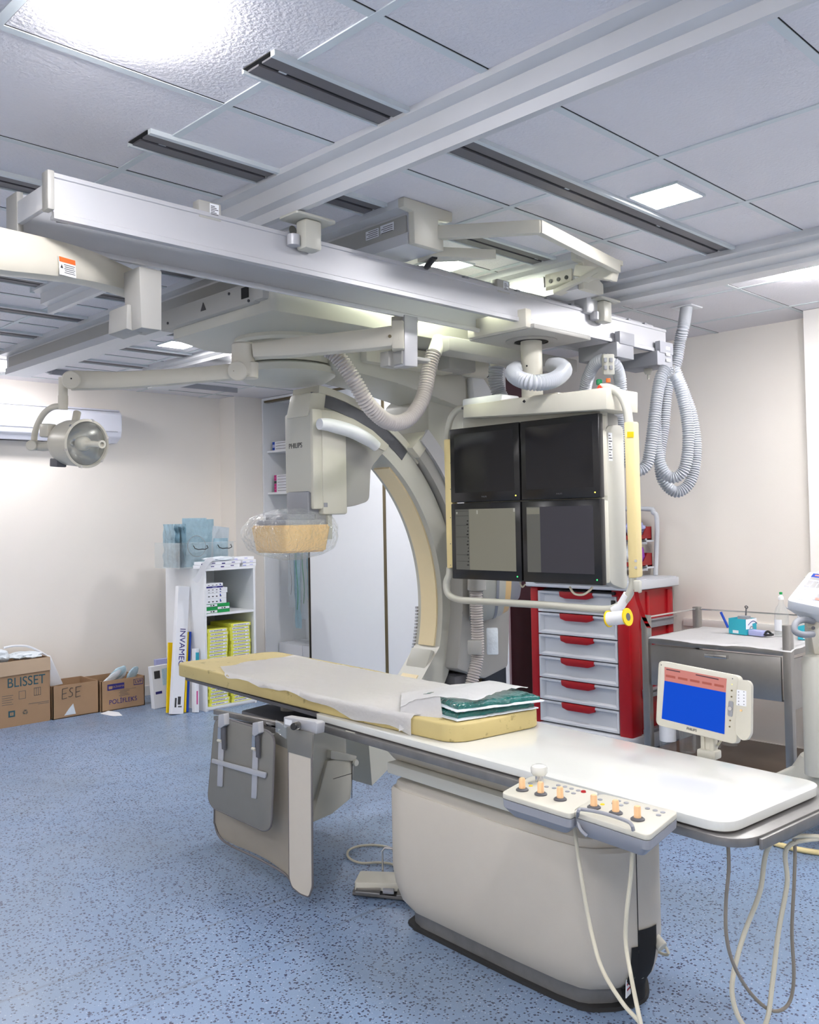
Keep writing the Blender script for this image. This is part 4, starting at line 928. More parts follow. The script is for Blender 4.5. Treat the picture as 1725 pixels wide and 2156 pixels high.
# box 2
t = open_box('cardboard_box', 'empty open cardboard box with ESE handwritten on its front', 2.865, 3.225, BY-.01, BY+.30, .245)
pr_ = MB().m('ptext')
def stroke(mbx, pts, x, z, s, y, w_=.0022):
    mbx.tube([V((x+a*s, y, z+b*s)) for a, b in pts], w_, 5)
Ee = [[(0, 0), (.05, 1)], [(.05, 1), (.6, 1.05)], [(.02, .5), (.45, .56)], [(0, 0), (.5, .05)]]
for ox in (0, .105):
    for s_ in Ee: stroke(pr_, s_, 2.935+ox, .145, .075, BY-.012)
stroke(pr_, smooth([V((.5, .95, 0)), V((.25, 1, 0)), V((.15, .75, 0)), V((.45, .5, 0)), V((.4, .15, 0)), V((0, .05, 0))], 4) if 0 else [(.5, .95), (.25, 1), (.12, .8), (.2, .6), (.42, .45), (.45, .2), (.25, .05), (0, .1)], 2.985, .150, .07, BY-.012)
pr_.done('handwriting', t)
MB().m('pouch_w').prism([(2.95, BY-.0125, .02), (3.04, BY-.0125, .02), (3.02, BY-.0125, .10), (2.99, BY-.0125, .07)], (0, .001, 0)).done('tape_patch', t)
# box 3
t = open_box('cardboard_box', 'cardboard box with purple print, filled with small packets', 3.235, 3.60, BY-.03, BY+.30, .235)
yb = BY-.0308
mf3 = lambda x, z: frame((x, yb, z), (1, 0, 0), (0, 0, 1))
pr_ = MB().m('navy').text('POLİFLEKS', .050, mf3(3.415, .065), .0006, .98)
pr_.bb(3.285, 3.425, yb-.0004, yb+.0004, .158, .205).m('carton').text('POLİFARMA', .020, frame((3.37, yb-.0006, .181), (1, 0, 0), (0, 0, 1)), .0003)
pr_.bb(3.295, 3.325, yb-.0008, yb-.0004, .168, .19)
pr_.m('navy').text('LVP', .034, mf3(3.545, .195), .0006).bb(3.505, 3.585, yb-.0004, yb+.0004, .172, .177)
for q in ((3.505, 3.508, .172, .217), (3.582, 3.585, .172, .217), (3.505, 3.585, .215, .2175)): pr_.bb(q[0], q[1], yb-.0004, yb+.0004, q[2], q[3])
pr_.m('greyink')
for k in range(4): pr_.bb(3.38+.01*(k % 2), 3.47-.012*(k % 3), yb-.0004, yb+.0004, .105+k*.011, .108+k*.011)
pr_.bb(3.335, 3.525, yb-.0004, yb+.0004, .149, .151)
pr_.done('print', t)
for i, (dx, dz, mt_, d, rt) in enumerate(((.10, .25, 'pouch_w', (.20, .02, .07), (.2, -.5, .1)), (.17, .27, 'pouch', (.18, .02, .08), (.1, -.6, -.1)), (.23, .262, 'pouch_w', (.14, .02, .08), (-.2, -.7, .2)), (.28, .26, 'pouch', (.14, .02, .09), (.3, -.9, 0)))):
    crumple('sterile_packet', ['leftmost white packet sticking out of the purple-printed box', 'pale blue packet leaning in the purple-printed box', 'crumpled white packet in the purple-printed box', 'rightmost blue packet pointing up from the purple-printed box'][i],
            (3.26+dx, BY+.06+.05*(i % 3), dz-.02), d, mt_, 10+i, 'packet', .15, 'packets in the purple-printed box', rt)
pp = [AZ(211, 1503, .002), AZ(228, 1497, .002), AZ(250, 1500, .002), AZ(258, 1507, .002), AZ(240, 1508, .002), AZ(232, 1507, .002)]
tag(MB().m('paper').prism(pp, (0, 0, .002)).done('paper_scrap'), 'torn white paper scrap on the floor before the boxes', 'paper')

# ================================================================== WHITE SHELF UNIT
SX0, SX1, SY0, SY1, SH = 3.78, 4.25, 6.10, 6.68, 1.075
su = thing('shelf_unit', 'open white bookcase with three shelves of boxes, near the corner', 'shelf unit', ((SX0+SX1)/2, (SY0+SY1)/2, 0))
T = .018
MB().m('white').bb(SX0, SX0+T, SY0, SY1, 0, SH).done('side_panel', su)
MB().m('white').bb(SX1-T, SX1, SY0, SY1, 0, SH).done('side_panel', su)
MB().m('white').bb(SX0, SX1, SY0-.004, SY1, SH, SH+T).done('top_board', su)
MB().m('white').bb(SX0+T, SX1-T, SY1-.008, SY1, 0, SH).done('back_panel', su)
SZ = [.03, .355, .745]
for z in SZ: MB().m('white').bb(SX0+T, SX1-T, SY0+.002, SY1-.01, z-T, z).done('shelf', su)
MB().m('white').bb(SX0+T, SX1-T, SY0+.01, SY0+.026, 0, .012).done('kick_board', su)
# yellow cartons, one prototype with parts then copies
def carton(name, mt, dims, loc, label, group, lab_mt='paper', extra=None):
    t = thing(name, label, 'box', loc, group)
    x, y, z = loc; dx, dy, dz = dims
    MB().m(mt).bb(x-dx/2, x+dx/2, y, y+dy, z, z+dz, bev=.0015, seg=1).done('carton', t)
    l_ = MB().m(lab_mt).bb(x-dx/2+.022, x+dx/2-.012, y-.0006, y, z+dz*.22, z+dz*.85)
    l_.m('ptext')
    random.seed(3)
    for k in range(6): l_.bb(x-.03+k*.013, x-.03+k*.013+.007, y-.0010, y-.0005, z+dz*.38, z+dz*.66)
    l_.bb(x-dx/2+.028, x-dx/2+.055, y-.0010, y-.0005, z+dz*.45, z+dz*.58)
    l_.bb(x+dx/2-.025, x+dx/2-.020, y-.0010, y-.0005, z+dz*.4, z+dz*.6)
    l_.done('label_strip', t)
    return t
yd = (.185, .30, .0255)
stacks = [(3.905, .355, 10, 'left stack on the middle shelf'), (4.115, .355, 11, 'right stack on the middle shelf'), (3.91, .03, 7, 'left stack on the bottom shelf'), (4.12, .03, 7, 'right stack on the bottom shelf')]
proto = None; ordn = ['bottom', 'second', 'third', 'fourth', 'fifth', 'sixth', 'seventh', 'eighth', 'ninth', 'tenth', 'eleventh']
for sx, sz, n, nm in stacks:
    for i in range(n):
        jx = random.Random(i*7+int(sx*100)).uniform(-.008, .008)
        lab = ('bottom' if i == 0 else 'top' if i == n-1 else ordn[i]+' from the bottom') + ' yellow carton in the ' + nm
        z = sz+.0008+i*.0265; yy = SY0+.012+abs(jx)*.6
        if proto is None: proto = carton('yellow_carton', 'yellowbox', yd, (sx+jx, yy, z), lab, 'yellow cartons in the white bookcase'); continue
        dup(proto, (sx+jx, yy, z), None, lab)
# upper shelf boxes
z = SZ[2]+.001
us_ = [('green_carton', 'greenbox', .215, .023, 'lowest green and white carton on the top shelf'), ('green_carton', 'greenbox', .215, .023, 'middle green and white carton on the top shelf'), ('green_carton', 'greenbox', .215, .023, 'upper green and white carton on the top shelf'),
       ('white_carton', 'paper', .185, .040, 'thick white carton resting on the green cartons'), ('white_carton', 'paper', .185, .040, 'second thick white carton above the green cartons'),
       ('white_carton', 'paper', .195, .015, 'thin white carton in the middle of the top-shelf pile'), ('white_carton', 'paper', .195, .024, 'white carton below the black one'),
       ('black_carton', 'navy', .155, .012, 'thin black carton near the top of the pile'), ('white_carton', 'paper', .155, .022, 'topmost small white carton with blue end')]
for i, (nm, mt_, wd, ht, lab) in enumerate(us_):
    x0 = SX0+T+.004
    t = thing(nm, lab, 'box', (x0+wd/2, SY0+.02, z))
    MB().m(mt_).bb(x0, x0+wd, SY0+.015, SY0+.28, z, z+ht, bev=.001, seg=1).done('carton', t)
    l_ = MB().m('ptext')
    if nm[0] == 'g':
        l_.m('paper').bb(x0+(.105 if i == 1 else .003), x0+(.21 if i == 1 else .10), SY0+.0142, SY0+.015, z+.003, z+ht-.003)
        l_.m('ptext').bb(x0+.04+.10*(i == 1), x0+.05+.10*(i == 1), SY0+.0136, SY0+.0142, z+.006, z+.016).bb(x0+.06+.10*(i == 1), x0+.075+.10*(i == 1), SY0+.0136, SY0+.0142, z+.006, z+.016)
    elif mt_ == 'paper':
        for k in range(4): l_.bb(x0+.02+k*.035, x0+.035+k*.035, SY0+.0142, SY0+.015, z+ht*.3, z+ht*.5)
        l_.m('bluepr').bb(x0+.125, x0+.134, SY0+.0140, SY0+.015, z+ht*.45, z+ht*.8)
    else: l_.m('lblue').bb(x0+.06, x0+.10, SY0+.0142, SY0+.015, z+.004, z+.008)
    l_.done('print', t)
    z += ht+.0008
# on top of the bookcase
TZ = SH+T+.001
ct = thing('storage_tub', 'clear plastic tub of blue sterile pouches on the white bookcase', 'tub', (3.72, 6.42, TZ))
b_ = MB().m('glasscl'); tx0, tx1, ty0, ty1, th_ = 3.64, 4.13, 6.22, 6.60, .20
b_.bb(tx0, tx1, ty0, ty1, TZ, TZ+.003).bb(tx0, tx1, ty0, ty0+.003, TZ, TZ+th_).bb(tx0, tx1, ty1-.003, ty1, TZ, TZ+th_).bb(tx0, tx0+.003, ty0, ty1, TZ, TZ+th_).bb(tx1-.003, tx1, ty0, ty1, TZ, TZ+th_)
b_.bb(tx0-.012, tx1+.012, ty0-.012, ty0, TZ+th_-.006, TZ+th_)
b_.done('tub', ct)
for hx in (3.82, 4.04): MB().m('black').tube([V((hx-.06, ty0-.004, TZ+.175)), V((hx-.058, ty0-.022, TZ+.155)), V((hx-.03, ty0-.026, TZ+.145)), V((hx, ty0-.026, TZ+.147)), V((hx+.03, ty0-.026, TZ+.145)), V((hx+.058, ty0-.022, TZ+.155)), V((hx+.06, ty0-.004, TZ+.175))], .0035, 8).done('handle', ct)
def pouch(name, label, x, y, z0, w_, h, tilt, yaw, mt_, coil=False, lean=0):
    t = thing(name, label, 'pouch', (x, y, z0), 'sterile pouches standing in the clear tub')
    mx0 = Matrix.Translation((x, y, z0)) @ Euler((tilt, lean, yaw)).to_matrix().to_4x4()
    b_ = MB().m(mt_)
    def fn(u, v):
        n = noise.noise(V((u*5+x*9, v*6, 1)))*.010+noise.noise(V((u*14+x*5, v*14, 1)))*.004
        return mx0 @ V(((u-.5)*w_, n, v*h))
    b_.grid(fn, 18, 18)
    bm_ = b_.bm; bmesh.ops.solidify(bm_, geom=bm_.faces[:], thickness=.004)
    b_.done('film', t, sharp=60)
    if coil:
        c = MB().m('lens_grey').tube([mx0 @ V((w_*.36*math.cos(a), -.012, h*.42+w_*.36*math.sin(a))) for a in [2*PI*i/28 for i in range(28)]], .0022, 6, closed=True)
        c.done('coiled_guidewire', t)
for i in range(7):
    pouch('sterile_pouch', ['first', 'second', 'third', 'fourth', 'fifth', 'sixth', 'seventh'][i]+' of the narrow blue pouches at the left end of the clear tub', 3.665+.016*i, 6.42-.004*i, TZ+.006, .22, .34-.010*(i % 3), 0, R(84-3*(i % 4)), 'pouch')
pouch('sterile_pouch', 'large blue pouch with coiled guidewire, tallest in the clear tub', 3.84, 6.30, TZ+.006, .23, .385, R(-4), R(2), 'pouch', True)
pouch('sterile_pouch', 'white-backed pouch with coiled guidewire at the right of the clear tub', 4.045, 6.31, TZ+.006, .15, .315, R(-4), R(-4), 'pouch_w', True, .12)
pouch('sterile_pouch', 'blue pouch standing behind the white-backed one in the clear tub', 4.01, 6.48, TZ+.006, .21, .375, 0, R(3), 'pouch')
pouch('sterile_pouch', 'small light-blue pouch in front of the white-backed one', 4.03, 6.255, TZ+.006, .14, .22, 0, R(3), 'pouch', False)
fb = [('lower left of the flat white cartons lying before the clear tub', 3.84, 0, .19), ('lower middle of the flat white cartons lying before the clear tub', 4.02, 0, .18), ('upper left of the flat white cartons lying before the clear tub', 3.85, 1, .19), ('upper middle of the flat white cartons, with violet print, before the clear tub', 4.03, 1, .18),
      ('lower right flat white carton at the bookcase front corner', 4.20, 0, .13), ('second flat white carton at the bookcase front corner', 4.20, 1, .13), ('topmost long flat white carton at the right end of the bookcase top', 4.17, 2, .19)]
for lab, x, k, wd in fb:
    if k == 2: y0_, hh = SY0+.03, .024
    else: y0_, hh = SY0+.0, .024
    zz = TZ+k*.0255
    t = thing('flat_carton', lab, 'box', (x, y0_+.05, zz), 'flat white cartons on the bookcase top')
    MB().m('paper').bb(x-wd/2, x+wd/2-.004, y0_, y0_+.105, zz, zz+hh, bev=.001, seg=1).done('carton', t)
    MB().m('navy' if x < 4.1 else 'lblue').bb(x-wd/2, x-wd/2+.03, y0_-.0006, y0_, zz+.003, zz+hh*.5).bb(x, x+.03, y0_-.0006, y0_, zz+.009, zz+.015).done('print', t)
crumple('paper_strip', 'crumpled violet-white film lying on the flat cartons', (3.93, 6.13, TZ+.068), (.26, .08, .035), 'pouch_w', 22, 'film', .3)
b_ = MB().m('paper')
cp = smooth([V((3.86, 6.10, TZ+.075)), V((3.80, 6.085, TZ+.06)), V((3.75, 6.08, TZ+.0)), V((3.71, 6.08, TZ-.06)), V((3.68, 6.085, TZ-.09))], 5)
b = bmesh.new(); pr = None
for p in cp:
    q = [b.verts.new(p+V((-.014, 0, .012))), b.verts.new(p+V((.02, -.01, -.014)))]
    if pr: b.faces.new((pr[0], pr[1], q[1], q[0]))
    pr = q
bmesh.ops.solidify(b, geom=b.faces[:], thickness=.002)
tag(b_.merge(b).done('paper_tape_strip'), 'white paper strip hanging over the left edge of the bookcase', 'strip')

# leaning boxes left of the bookcase
def lean_box(name, label, base, top, wd, dp, mt_, text=None, group=None, stripe=None):
    """box standing at base leaning to top (centre line)"""
    base, top = V(base), V(top); up_ = (top-base); L = up_.length; up_.normalize()
    xx = V((1, 0, 0)) - up_*up_.x; mx0 = frame(base, xx, up_)
    t = thing(name, label, 'box', base, group)
    MB().m(mt_).box((0, L/2, -dp/2), (wd, L, dp), None, bev=.002, seg=1, mx=mx0).done('carton', t)
    if stripe:
        for m_, x0_, x1_, y0_, y1_ in stripe: MB().m(m_).box(((x0_+x1_)/2, (y0_+y1_)/2, .0006), (x1_-x0_, y1_-y0_, .0012), None, mx=mx0).done('print', t)
    if text:
        mt2 = mx0 @ Matrix.Translation((.005, text[2], .001)) @ Matrix.Rotation(R(-90), 4, 'Z')
        MB().m('navy').text(text[0], text[1], mt2, .0005).done('lettering', t)
    return t
b0 = AY(375, 1497, 6.05); b0.z = 0.012
lean_box('leaning_carton', 'long narrow white carton with INVAMEC lettering, leaning on the bookcase side', (3.585, 6.18, .004), (3.725, 6.30, .955), .100, .045, 'paper', ('INVAMEC', .068, .50),
         stripe=[('ptext', -.03, -.015, .05, .12), ('ptext', -.005, .02, .07, .13), ('greyink', .0, .03, .05, .06)])
lean_box('leaning_carton', 'thin yellow carton just behind the long white carton', (3.594, 6.25, .004), (3.667, 6.34, .52), .125, .012, 'yellow')
lean_box('leaning_carton', 'yellow carton between the long white carton and the blue one', (3.656, 6.19, .004), (3.742, 6.28, .60), .016, .06, 'yellow')
lean_box('leaning_carton', 'blue carton leaning right of the yellow one', (3.677, 6.19, .004), (3.763, 6.28, .60), .018, .06, 'bluepr')
lean_box('leaning_carton', 'short white carton with teal label leaning by the bookcase', (3.716, 6.12, .004), (3.752, 6.17, .48), .036, .045, 'paper', stripe=[('teal', -.012, .017, .30, .45), ('magenta', -.004, .006, .06, .16)])
lean_box('leaning_carton', 'dark navy carton at the bookcase side, tallest of the dark ones', (3.764, 6.37, .004), (3.768, 6.40, .66), .016, .12, 'navy')
t = lean_box('white_carton', 'white carton with mint corner print standing beside the purple-printed box', (3.645, 6.50, .002), (3.635, 6.53, .33), .15, .05, 'paper', stripe=[('pouch', .012, .065, .17, .30), ('ptext', -.055, -.005, .23, .29), ('navy', -.055, .0, .11, .13)])
lean_box('white_carton', 'lilac-topped carton behind the mint-print carton', (3.74, 6.62, .002), (3.74, 6.64, .36), .15, .04, 'lblue')

# ================================================================== TALL CABINET ROW
KX = 4.86; KY1, KY0 = 6.835, 4.0
kb = thing('wardrobe_cabinet', 'row of tall white wardrobe cabinets with sliding doors along the right wall', 'cabinet', (5.1, 5.4, 0))
MB().m('white').bb(KX, XR-.004, KY1-.02, KY1, 0, HC-.004).done('end_panel', kb)
MB().m('maroon').bb(KX+.02, XR-.004, KY0, KY0+.02, 0, HC-.004).m('white').bb(KX, KX+.022, KY0-.012, KY0+.02, 0, HC-.004).done('end_panel', kb)  # maroon face: reflection of the red cart put into the colour
MB().m('white').bb(KX, XR-.004, KY0+.02, KY1-.02, HC-.024, HC-.004).done('top_board', kb)
MB().m('white').bb(XR-.02, XR-.004, KY0+.02, KY1-.02, 0, HC-.024).done('back_panel', kb)
MB().m('white').bb(KX+.03, XR-.02, 6.20, 6.22, 0, HC-.024).done('divider', kb)
MB().m('gold').bb(KX+.012, KX+.06, KY0+.02, KY1-.02, HC-.042, HC-.024).m('darkgap').bb(KX+.06, KX+.10, KY0+.02, KY1-.02, HC-.034, HC-.024).done('top_track', kb)
for z in (2.02, 1.72, 1.245): pass
kdoor = [(6.185, 5.235), (5.22, 4.30)]
for i, (a, b__) in enumerate(kdoor):
    d = MB().m('white').bb(KX+.02, KX+.045, b__, a, .02, HC-.045).done('sliding_door', kb)
    MB().m('gold').bb(KX+.012, KX+.05, b__-.014, b__+.012, .02, HC-.045).done('edge_profile', d)
MB().m('gold').bb(KX+.02, KX+.06, 6.185, 6.215, .02, HC-.045).m('darkgap').bb(KX+.015, KX+.03, 6.19, 6.20, .02, HC-.045).done('edge_profile', kb)
MB().m('darkglass').bb(KX+.05, KX+.056, KY0+.02, 4.30, .02, HC-.045).done('glass_door', kb)
for z in (1.98,): MB().m('white').bb(KX+.16, XR-.02, 6.22, KY1-.02, z-.72, z-.702).done('shelf', kb)
kb_sh = [(2.09,), (1.71,)]
for (z,) in kb_sh: MB().m('white').bb(KX+.04, XR-.02, 6.22, KY1-.02, z-.018, z).done('shelf', kb)
# cartons on cabinet shelves
def flats(n, y0_, dy, z0_, h, mts, nm, lab, x=KX+.06):
    for i in range(n):
        t = thing('catheter_carton', f"{['lowest','second','third','fourth','fifth','sixth','seventh'][i]} {lab}", 'box', (x+.1, y0_+dy/2, z0_+i*h), nm)
        MB().m('paper').bb(x, x+.30, y0_, y0_+dy, z0_+i*h, z0_+i*h+h*.93).done('carton', t)
        q = MB().m(mts[i % len(mts)]).bb(x-.0008, x, y0_+dy-.035, y0_+dy, z0_+i*h, z0_+i*h+h*.93)
        q.m('greyink').bb(x-.0008, x, y0_+.05, y0_+dy-.05, z0_+i*h+h*.35, z0_+i*h+h*.5).done('print', t)
flats(3, 6.40, .36, 2.091, .026, ['bluepr', 'lblue'], 'blue-ended cartons in the open cabinet', 'of the blue-ended cartons on the upper open cabinet shelf')
flats(6, 6.42, .32, 1.711, .026, ['magenta', 'magenta', 'magenta', 'ptext'], 'magenta-ended cartons in the open cabinet', 'of the magenta-ended cartons on the lower open cabinet shelf')
cw_ = MB().m('paper').bb(KX+.13, XR-.05, 6.46, 6.80, .003, .34, bev=.002)
tag(cw_.done('white_storage_box'), 'white box at the bottom of the open cabinet, left one', 'box', 'white boxes in the cabinet bottom')
tag(MB().m('paper').bb(KX+.13, XR-.05, 6.235, 6.45, .003, .34, bev=.002).done('white_storage_box'), 'white box at the bottom of the open cabinet, partly behind the door edge', 'box', 'white boxes in the cabinet bottom')
tag(MB().m('glasscl').prism(rpoly([V((KX+.25, 6.74, .36)), V((KX+.25, 6.40, .36)), V((KX+.25, 6.40, .72)), V((KX+.25, 6.74, .72))], .04), (.03, 0, 0), bev=.008).done('clear_lid'), 'clear plastic lid standing on the white boxes in the open cabinet', 'lid')
for i in range(4):
    yy = 6.52-.075*i
    p0 = V((KX+.07+.012*i, yy, 1.30)); ln = (.62, .80, .72, .55)[i]
    t = thing('hanging_pouch', ['white', 'green-striped', 'white ', 'teal-edged'][i].strip()+[' long catheter pouch hanging leftmost in the open cabinet', ' long catheter pouch hanging second from the left, longest', ' long catheter pouch hanging third in the open cabinet', ' long catheter pouch hanging next to the door edge'][i], 'pouch', p0-V((0, 0, ln)), 'long catheter pouches hanging in the open cabinet')
    b_ = MB().m('pouch_w' if i % 2 == 0 else 'pouch')
    b_.grid(lambda u, v: p0+V((noise.noise(V((u*3, v*6, i*5)))*.012, (u-.5)*.085+math.sin(v*4)*.008, -v*ln)), 6, 20)
    bmesh.ops.solidify(b_.bm, geom=b_.bm.faces[:], thickness=.003); b_.done('film', t, sharp=60)
    MB().m('greenbox' if i else 'lens_grey').tube([p0+V((-.008, math.sin(k*.7)*.012, -.06-k*ln*.08)) for k in range(10)], .002, 6).done('catheter', t)

# ================================================================== PATIENT TABLE
TVx, TVy = V((.9968, -.0797, 0)), V((.0797, .9968, 0))
TO = V((2.08, 1.045, 0))
def TT(x, y, z): return TO + TVx*x + TVy*y + V((0, 0, z))
TMX = Matrix(((TVx.x, TVy.x, 0, TO.x), (TVx.y, TVy.y, 0, TO.y), (0, 0, 1, 0), (0, 0, 0, 1)))
TZ0 = .70
pt = thing('patient_table', 'white gloss patient table on a beige floor pedestal', 'examination table', (2.5, 1.9, 0))
tp = rpoly([V((0, 0, TZ0-.024)), V((.50, 0, TZ0-.024)), V((.50, 1.84, TZ0-.024)), V((0, 1.76, TZ0-.024))], [.07, .07, .02, .02], 8)
MB().m('whitegloss').prism(tp, (0, 0, .024), bev=.009, seg=3, mx=TMX).done('tabletop', pt, sharp=60)
MB().m('dk_grey').prism(rpoly([V((.01, 1.70, TZ0-.016)), V((.48, 1.70, TZ0-.016)), V((.60, 2.2, TZ0-.016)), V((.60, 2.95, TZ0-.016)), V((0.02, 2.95, TZ0-.016))], [.01, .01, .1, .06, .06], 5), (0, 0, .013), mx=TMX).done('carbon_board', pt)
fr = MB().m('plinth').prism(rpoly([V((-.012, -.045, TZ0-.052)), V((.545, -.045, TZ0-.052)), V((.545, 1.5, TZ0-.052)), V((-.012, 1.5, TZ0-.052))], [.10, .10, .02, .02], 8), (0, 0, .022), bev=.004, mx=TMX)
fr.m('trim_g').prism(rpoly([V((.01, .01, TZ0-.034)), V((.49, .01, TZ0-.034)), V((.49, 1.74, TZ0-.034)), V((.01, 1.74, TZ0-.034))], [.06, .06, .02, .02], 8), (0, 0, .012), mx=TMX)
fr.m('plinth').bb(-.018, -.010, .28, 1.80, TZ0-.056, TZ0-.030, bev=.002, mx=TMX).bb(.06, .50, -.056, -.046, TZ0-.060, TZ0-.034, bev=.002, mx=TMX)
fr.m('plinth').bb(.20, .50, -.03, .04, TZ0-.085, TZ0-.05, bev=.006, mx=TMX)
fr.done('side_rail', pt)
# carriage under the top
cg_ = MB().m('baseshell').prism([TT(.04, .86, .645), TT(.04, 1.42, .645), TT(.07, 1.36, .585), TT(.07, .74, .585), TT(.07, .58, .645)], TVx*.36, bev=.01)
cg_.m('enamel').bb(.035, .40, .62, 1.36, .545, .585, bev=.006, mx=TMX)
cg_.m('ptext').bb(.0335, .036, .66, .668, .560, .58, mx=TMX)
cg_.done('carriage', pt)
foot = [(2.235, 2.26), (2.20, 1.64), (2.245, 1.50), (2.36, 1.435), (2.46, 1.455), (2.58, 1.555), (2.67, 1.70), (2.76, 1.9), (2.78, 2.34), (2.70, 2.44), (2.32, 2.44), (2.25, 2.38)]
fc = V((2.49, 1.92, 0))
def shell(levels, n=3):
    """stack of scaled copies of the footprint: (z, scale, shift)"""
    b = bmesh.new(); rg = []
    ft = smooth([V((x, y, 0)) for x, y in foot], n, closed=True)
    for z, s_ in levels:
        rg.append([b.verts.new(fc+(p-fc)*s_+V((0, 0, z))) for p in ft])
    for a, c in zip(rg, rg[1:]):
        for i in range(len(a)): b.faces.new((a[i-1], a[i], c[i], c[i-1]))
    b.faces.new(rg[0]); b.faces.new(rg[-1]); bmesh.ops.recalc_face_normals(b, faces=b.faces[:]); return b
MB().m('baseshell').merge(shell([(.060, .84), (.062, .88), (.09, .94), (.14, .98), (.20, 1.0), (.475, 1.0), (.487, .985), (.487, .97), (.49, .965), (.505, .95)])).done('pedestal_shell', pt, sharp=30)
MB().m('baseshell').merge(shell([(.488, .968), (.510, .955), (.52, .92), (.53, .80), (.55, .5)])).done('pedestal_top', pt)
MB().m('plinth').merge(shell([(.012, .85), (.07, .85)])).done('plinth', pt)
MB().m('rubber').merge(shell([(0.001, .90), (.012, .895), (.014, .85)])).done('floor_seal', pt)
# seam, dark patch on the shell standing in for the cable opening's shade
LV = [(.015, .90), (.055, .90), (.062, .89), (.09, .945), (.14, .985), (.20, 1.004), (.25, 1.004)]
def lvs(z):
    for (a, b_), (c, d) in zip(LV, LV[1:]):
        if z <= c: return b_+(d-b_)*max(0, (z-a)/(c-a))
    return LV[-1][1]
ftp = [p for p in resample(smooth([V((x, y, 0)) for x, y in foot], 6, closed=True), .012) if 1.565 < p.x/p.y < 1.675 and p.y < 1.6]
seam = [p for p in ftp if p.x/p.y < 1.612][-1]
h_ = ftp.index(seam)
def opf(i0, i1, zt):
    b = bmesh.new(); g_ = [[b.verts.new(fc+(p-fc)*lvs(z)*1.003+V((0, 0, z))) for z in [.015+(zt-.015)*k/8 for k in range(9)]] for p in ftp[i0:i1]]
    for a, c in zip(g_, g_[1:]):
        for k in range(8): b.faces.new((a[k], c[k], c[k+1], a[k+1]))
    return b
op = MB().m('darkgap').merge(opf(0, h_+1, .205)).merge(opf(h_, len(ftp), .25))
op.done('dark_opening_patch', pt)
MB().m('darkgap').tube([fc+(seam-fc)*1.002+V((0, 0, z)) for z in (.2, .3, .475)], .0012, 6).done('door_seam', pt)
tg_ = fc+(ftp[h_//2]-fc)*.93
tag_ = MB().m('paper').box((tg_.x, tg_.y, .075), (.045, .002, .05), (0, R(8), R(15)))
tag_.m('red').box((tg_.x-.001, tg_.y-.001, .085), (.03, .001, .006), (0, R(8), R(15))).box((tg_.x-.001, tg_.y-.001, .07), (.03, .001, .006), (0, R(8), R(15))).done('warning_tag', pt)

# ---------------------------------------------------------------- mattress, sheet, drape packs
mt = rpoly([V((.055, 1.02, TZ0+.0005)), V((.47, 1.0, TZ0+.0005)), V((.56, 2.1, TZ0+.0005)), V((.56, 2.97, TZ0+.0005)), V((.005, 2.99, TZ0+.0005)), V((.015, 1.8, TZ0+.0005))], [.09, .07, .1, .09, .06, .2], 6)
tag(MB().m('foam').prism(mt, (0, 0, .062), bev=.014, seg=3, mx=TMX).done('foam_mattress', sharp=60), 'stained pale yellow foam mattress on the patient table', 'mattress')
def sheetf(u, v):
    y = 1.22+1.47*v; x = .0+.52*u
    ex = .015*noise.noise(V((v*7, 3.3*u, 0)))+.02*noise.noise(V((v*2.3+4, u, 2)))
    yy = y + (.05*noise.noise(V((u*4, 1, 7)))+.04*u) * (v > .8) - .03*noise.noise(V((u*4, 9, 7)))*(v < .2)
    if v > .85: x += (.10)*(v-.85)/.15*(1-u)
    z = TZ0+.068+.004*abs(noise.noise(V((u*5, v*9, 0))))+.0022*noise.noise(V((u*18, v*30, 5)))
    xx = x+ex*(abs(u-.5)*2)
    lim = .012 if y > 1.8 else .012+.04*(1.8-y)/.8
    if xx < lim: z -= (lim-xx)*1.6+.004; xx = lim-.006
    return TT(xx, yy, z)
sh = MB().m('sheet').grid(sheetf, 46, 90)
bmesh.ops.solidify(sh.bm, geom=sh.bm.faces[:], thickness=-.002)
tag(sh.done('bed_sheet', sharp=80), 'rumpled white disposable sheet spread over the yellow mattress', 'sheet')
def pack(name, label, c, d, yaw, seed, z):
    t = thing(name, label, 'drape pack', TT(c[0], c[1], z), 'folded green drape packs')
    def mk(mtn, dd, dz, infl, sub=24):
        b_ = MB().m(mtn); b = bmesh.new(); bmesh.ops.create_grid(b, x_segments=sub, y_segments=sub, size=1)
        top = b.verts[:]
        ed = [v for v in top]
        for v in top:
            x, y = v.co.x, v.co.y
            e = (1-abs(x)**6)*(1-abs(y)**6)
            v.co.z = dz+infl*(e**.5)*.5+.0035*noise.noise(V((x*4, y*4, seed)))*(1 if e > .1 else .2)+.0015*noise.noise(V((x*14, y*14, seed)))
            v.co.x = x*dd[0]/2*(1+.03*noise.noise(V((y*3, seed, 1)))); v.co.y = y*dd[1]/2*(1+.03*noise.noise(V((x*3, seed, 4))))
        bmesh.ops.solidify(b, geom=b.faces[:], thickness=infl*.55)
        return b_.merge(b, TMX @ Matrix.Translation((c[0], c[1], z)) @ Matrix.Rotation(yaw, 4, 'Z'))
    mk('green', (d[0], d[1]), .016, .020).done('folded_cloth', t, sharp=70)
    mk('pouch_w', (d[0]*1.07, d[1]*1.08), .003, .007).done('clear_wrapper', t, sharp=70)
pack('drape_pack', 'lower green drape pack in clear wrap at the foot of the mattress', (.29, 1.17, 0), (.33, .27), R(-8), 3, TZ0+.067)
pack('drape_pack', 'upper green drape pack, glossy, partly covered with white paper', (.305, 1.15, 0), (.33, .26), R(-14), 8, TZ0+.096)
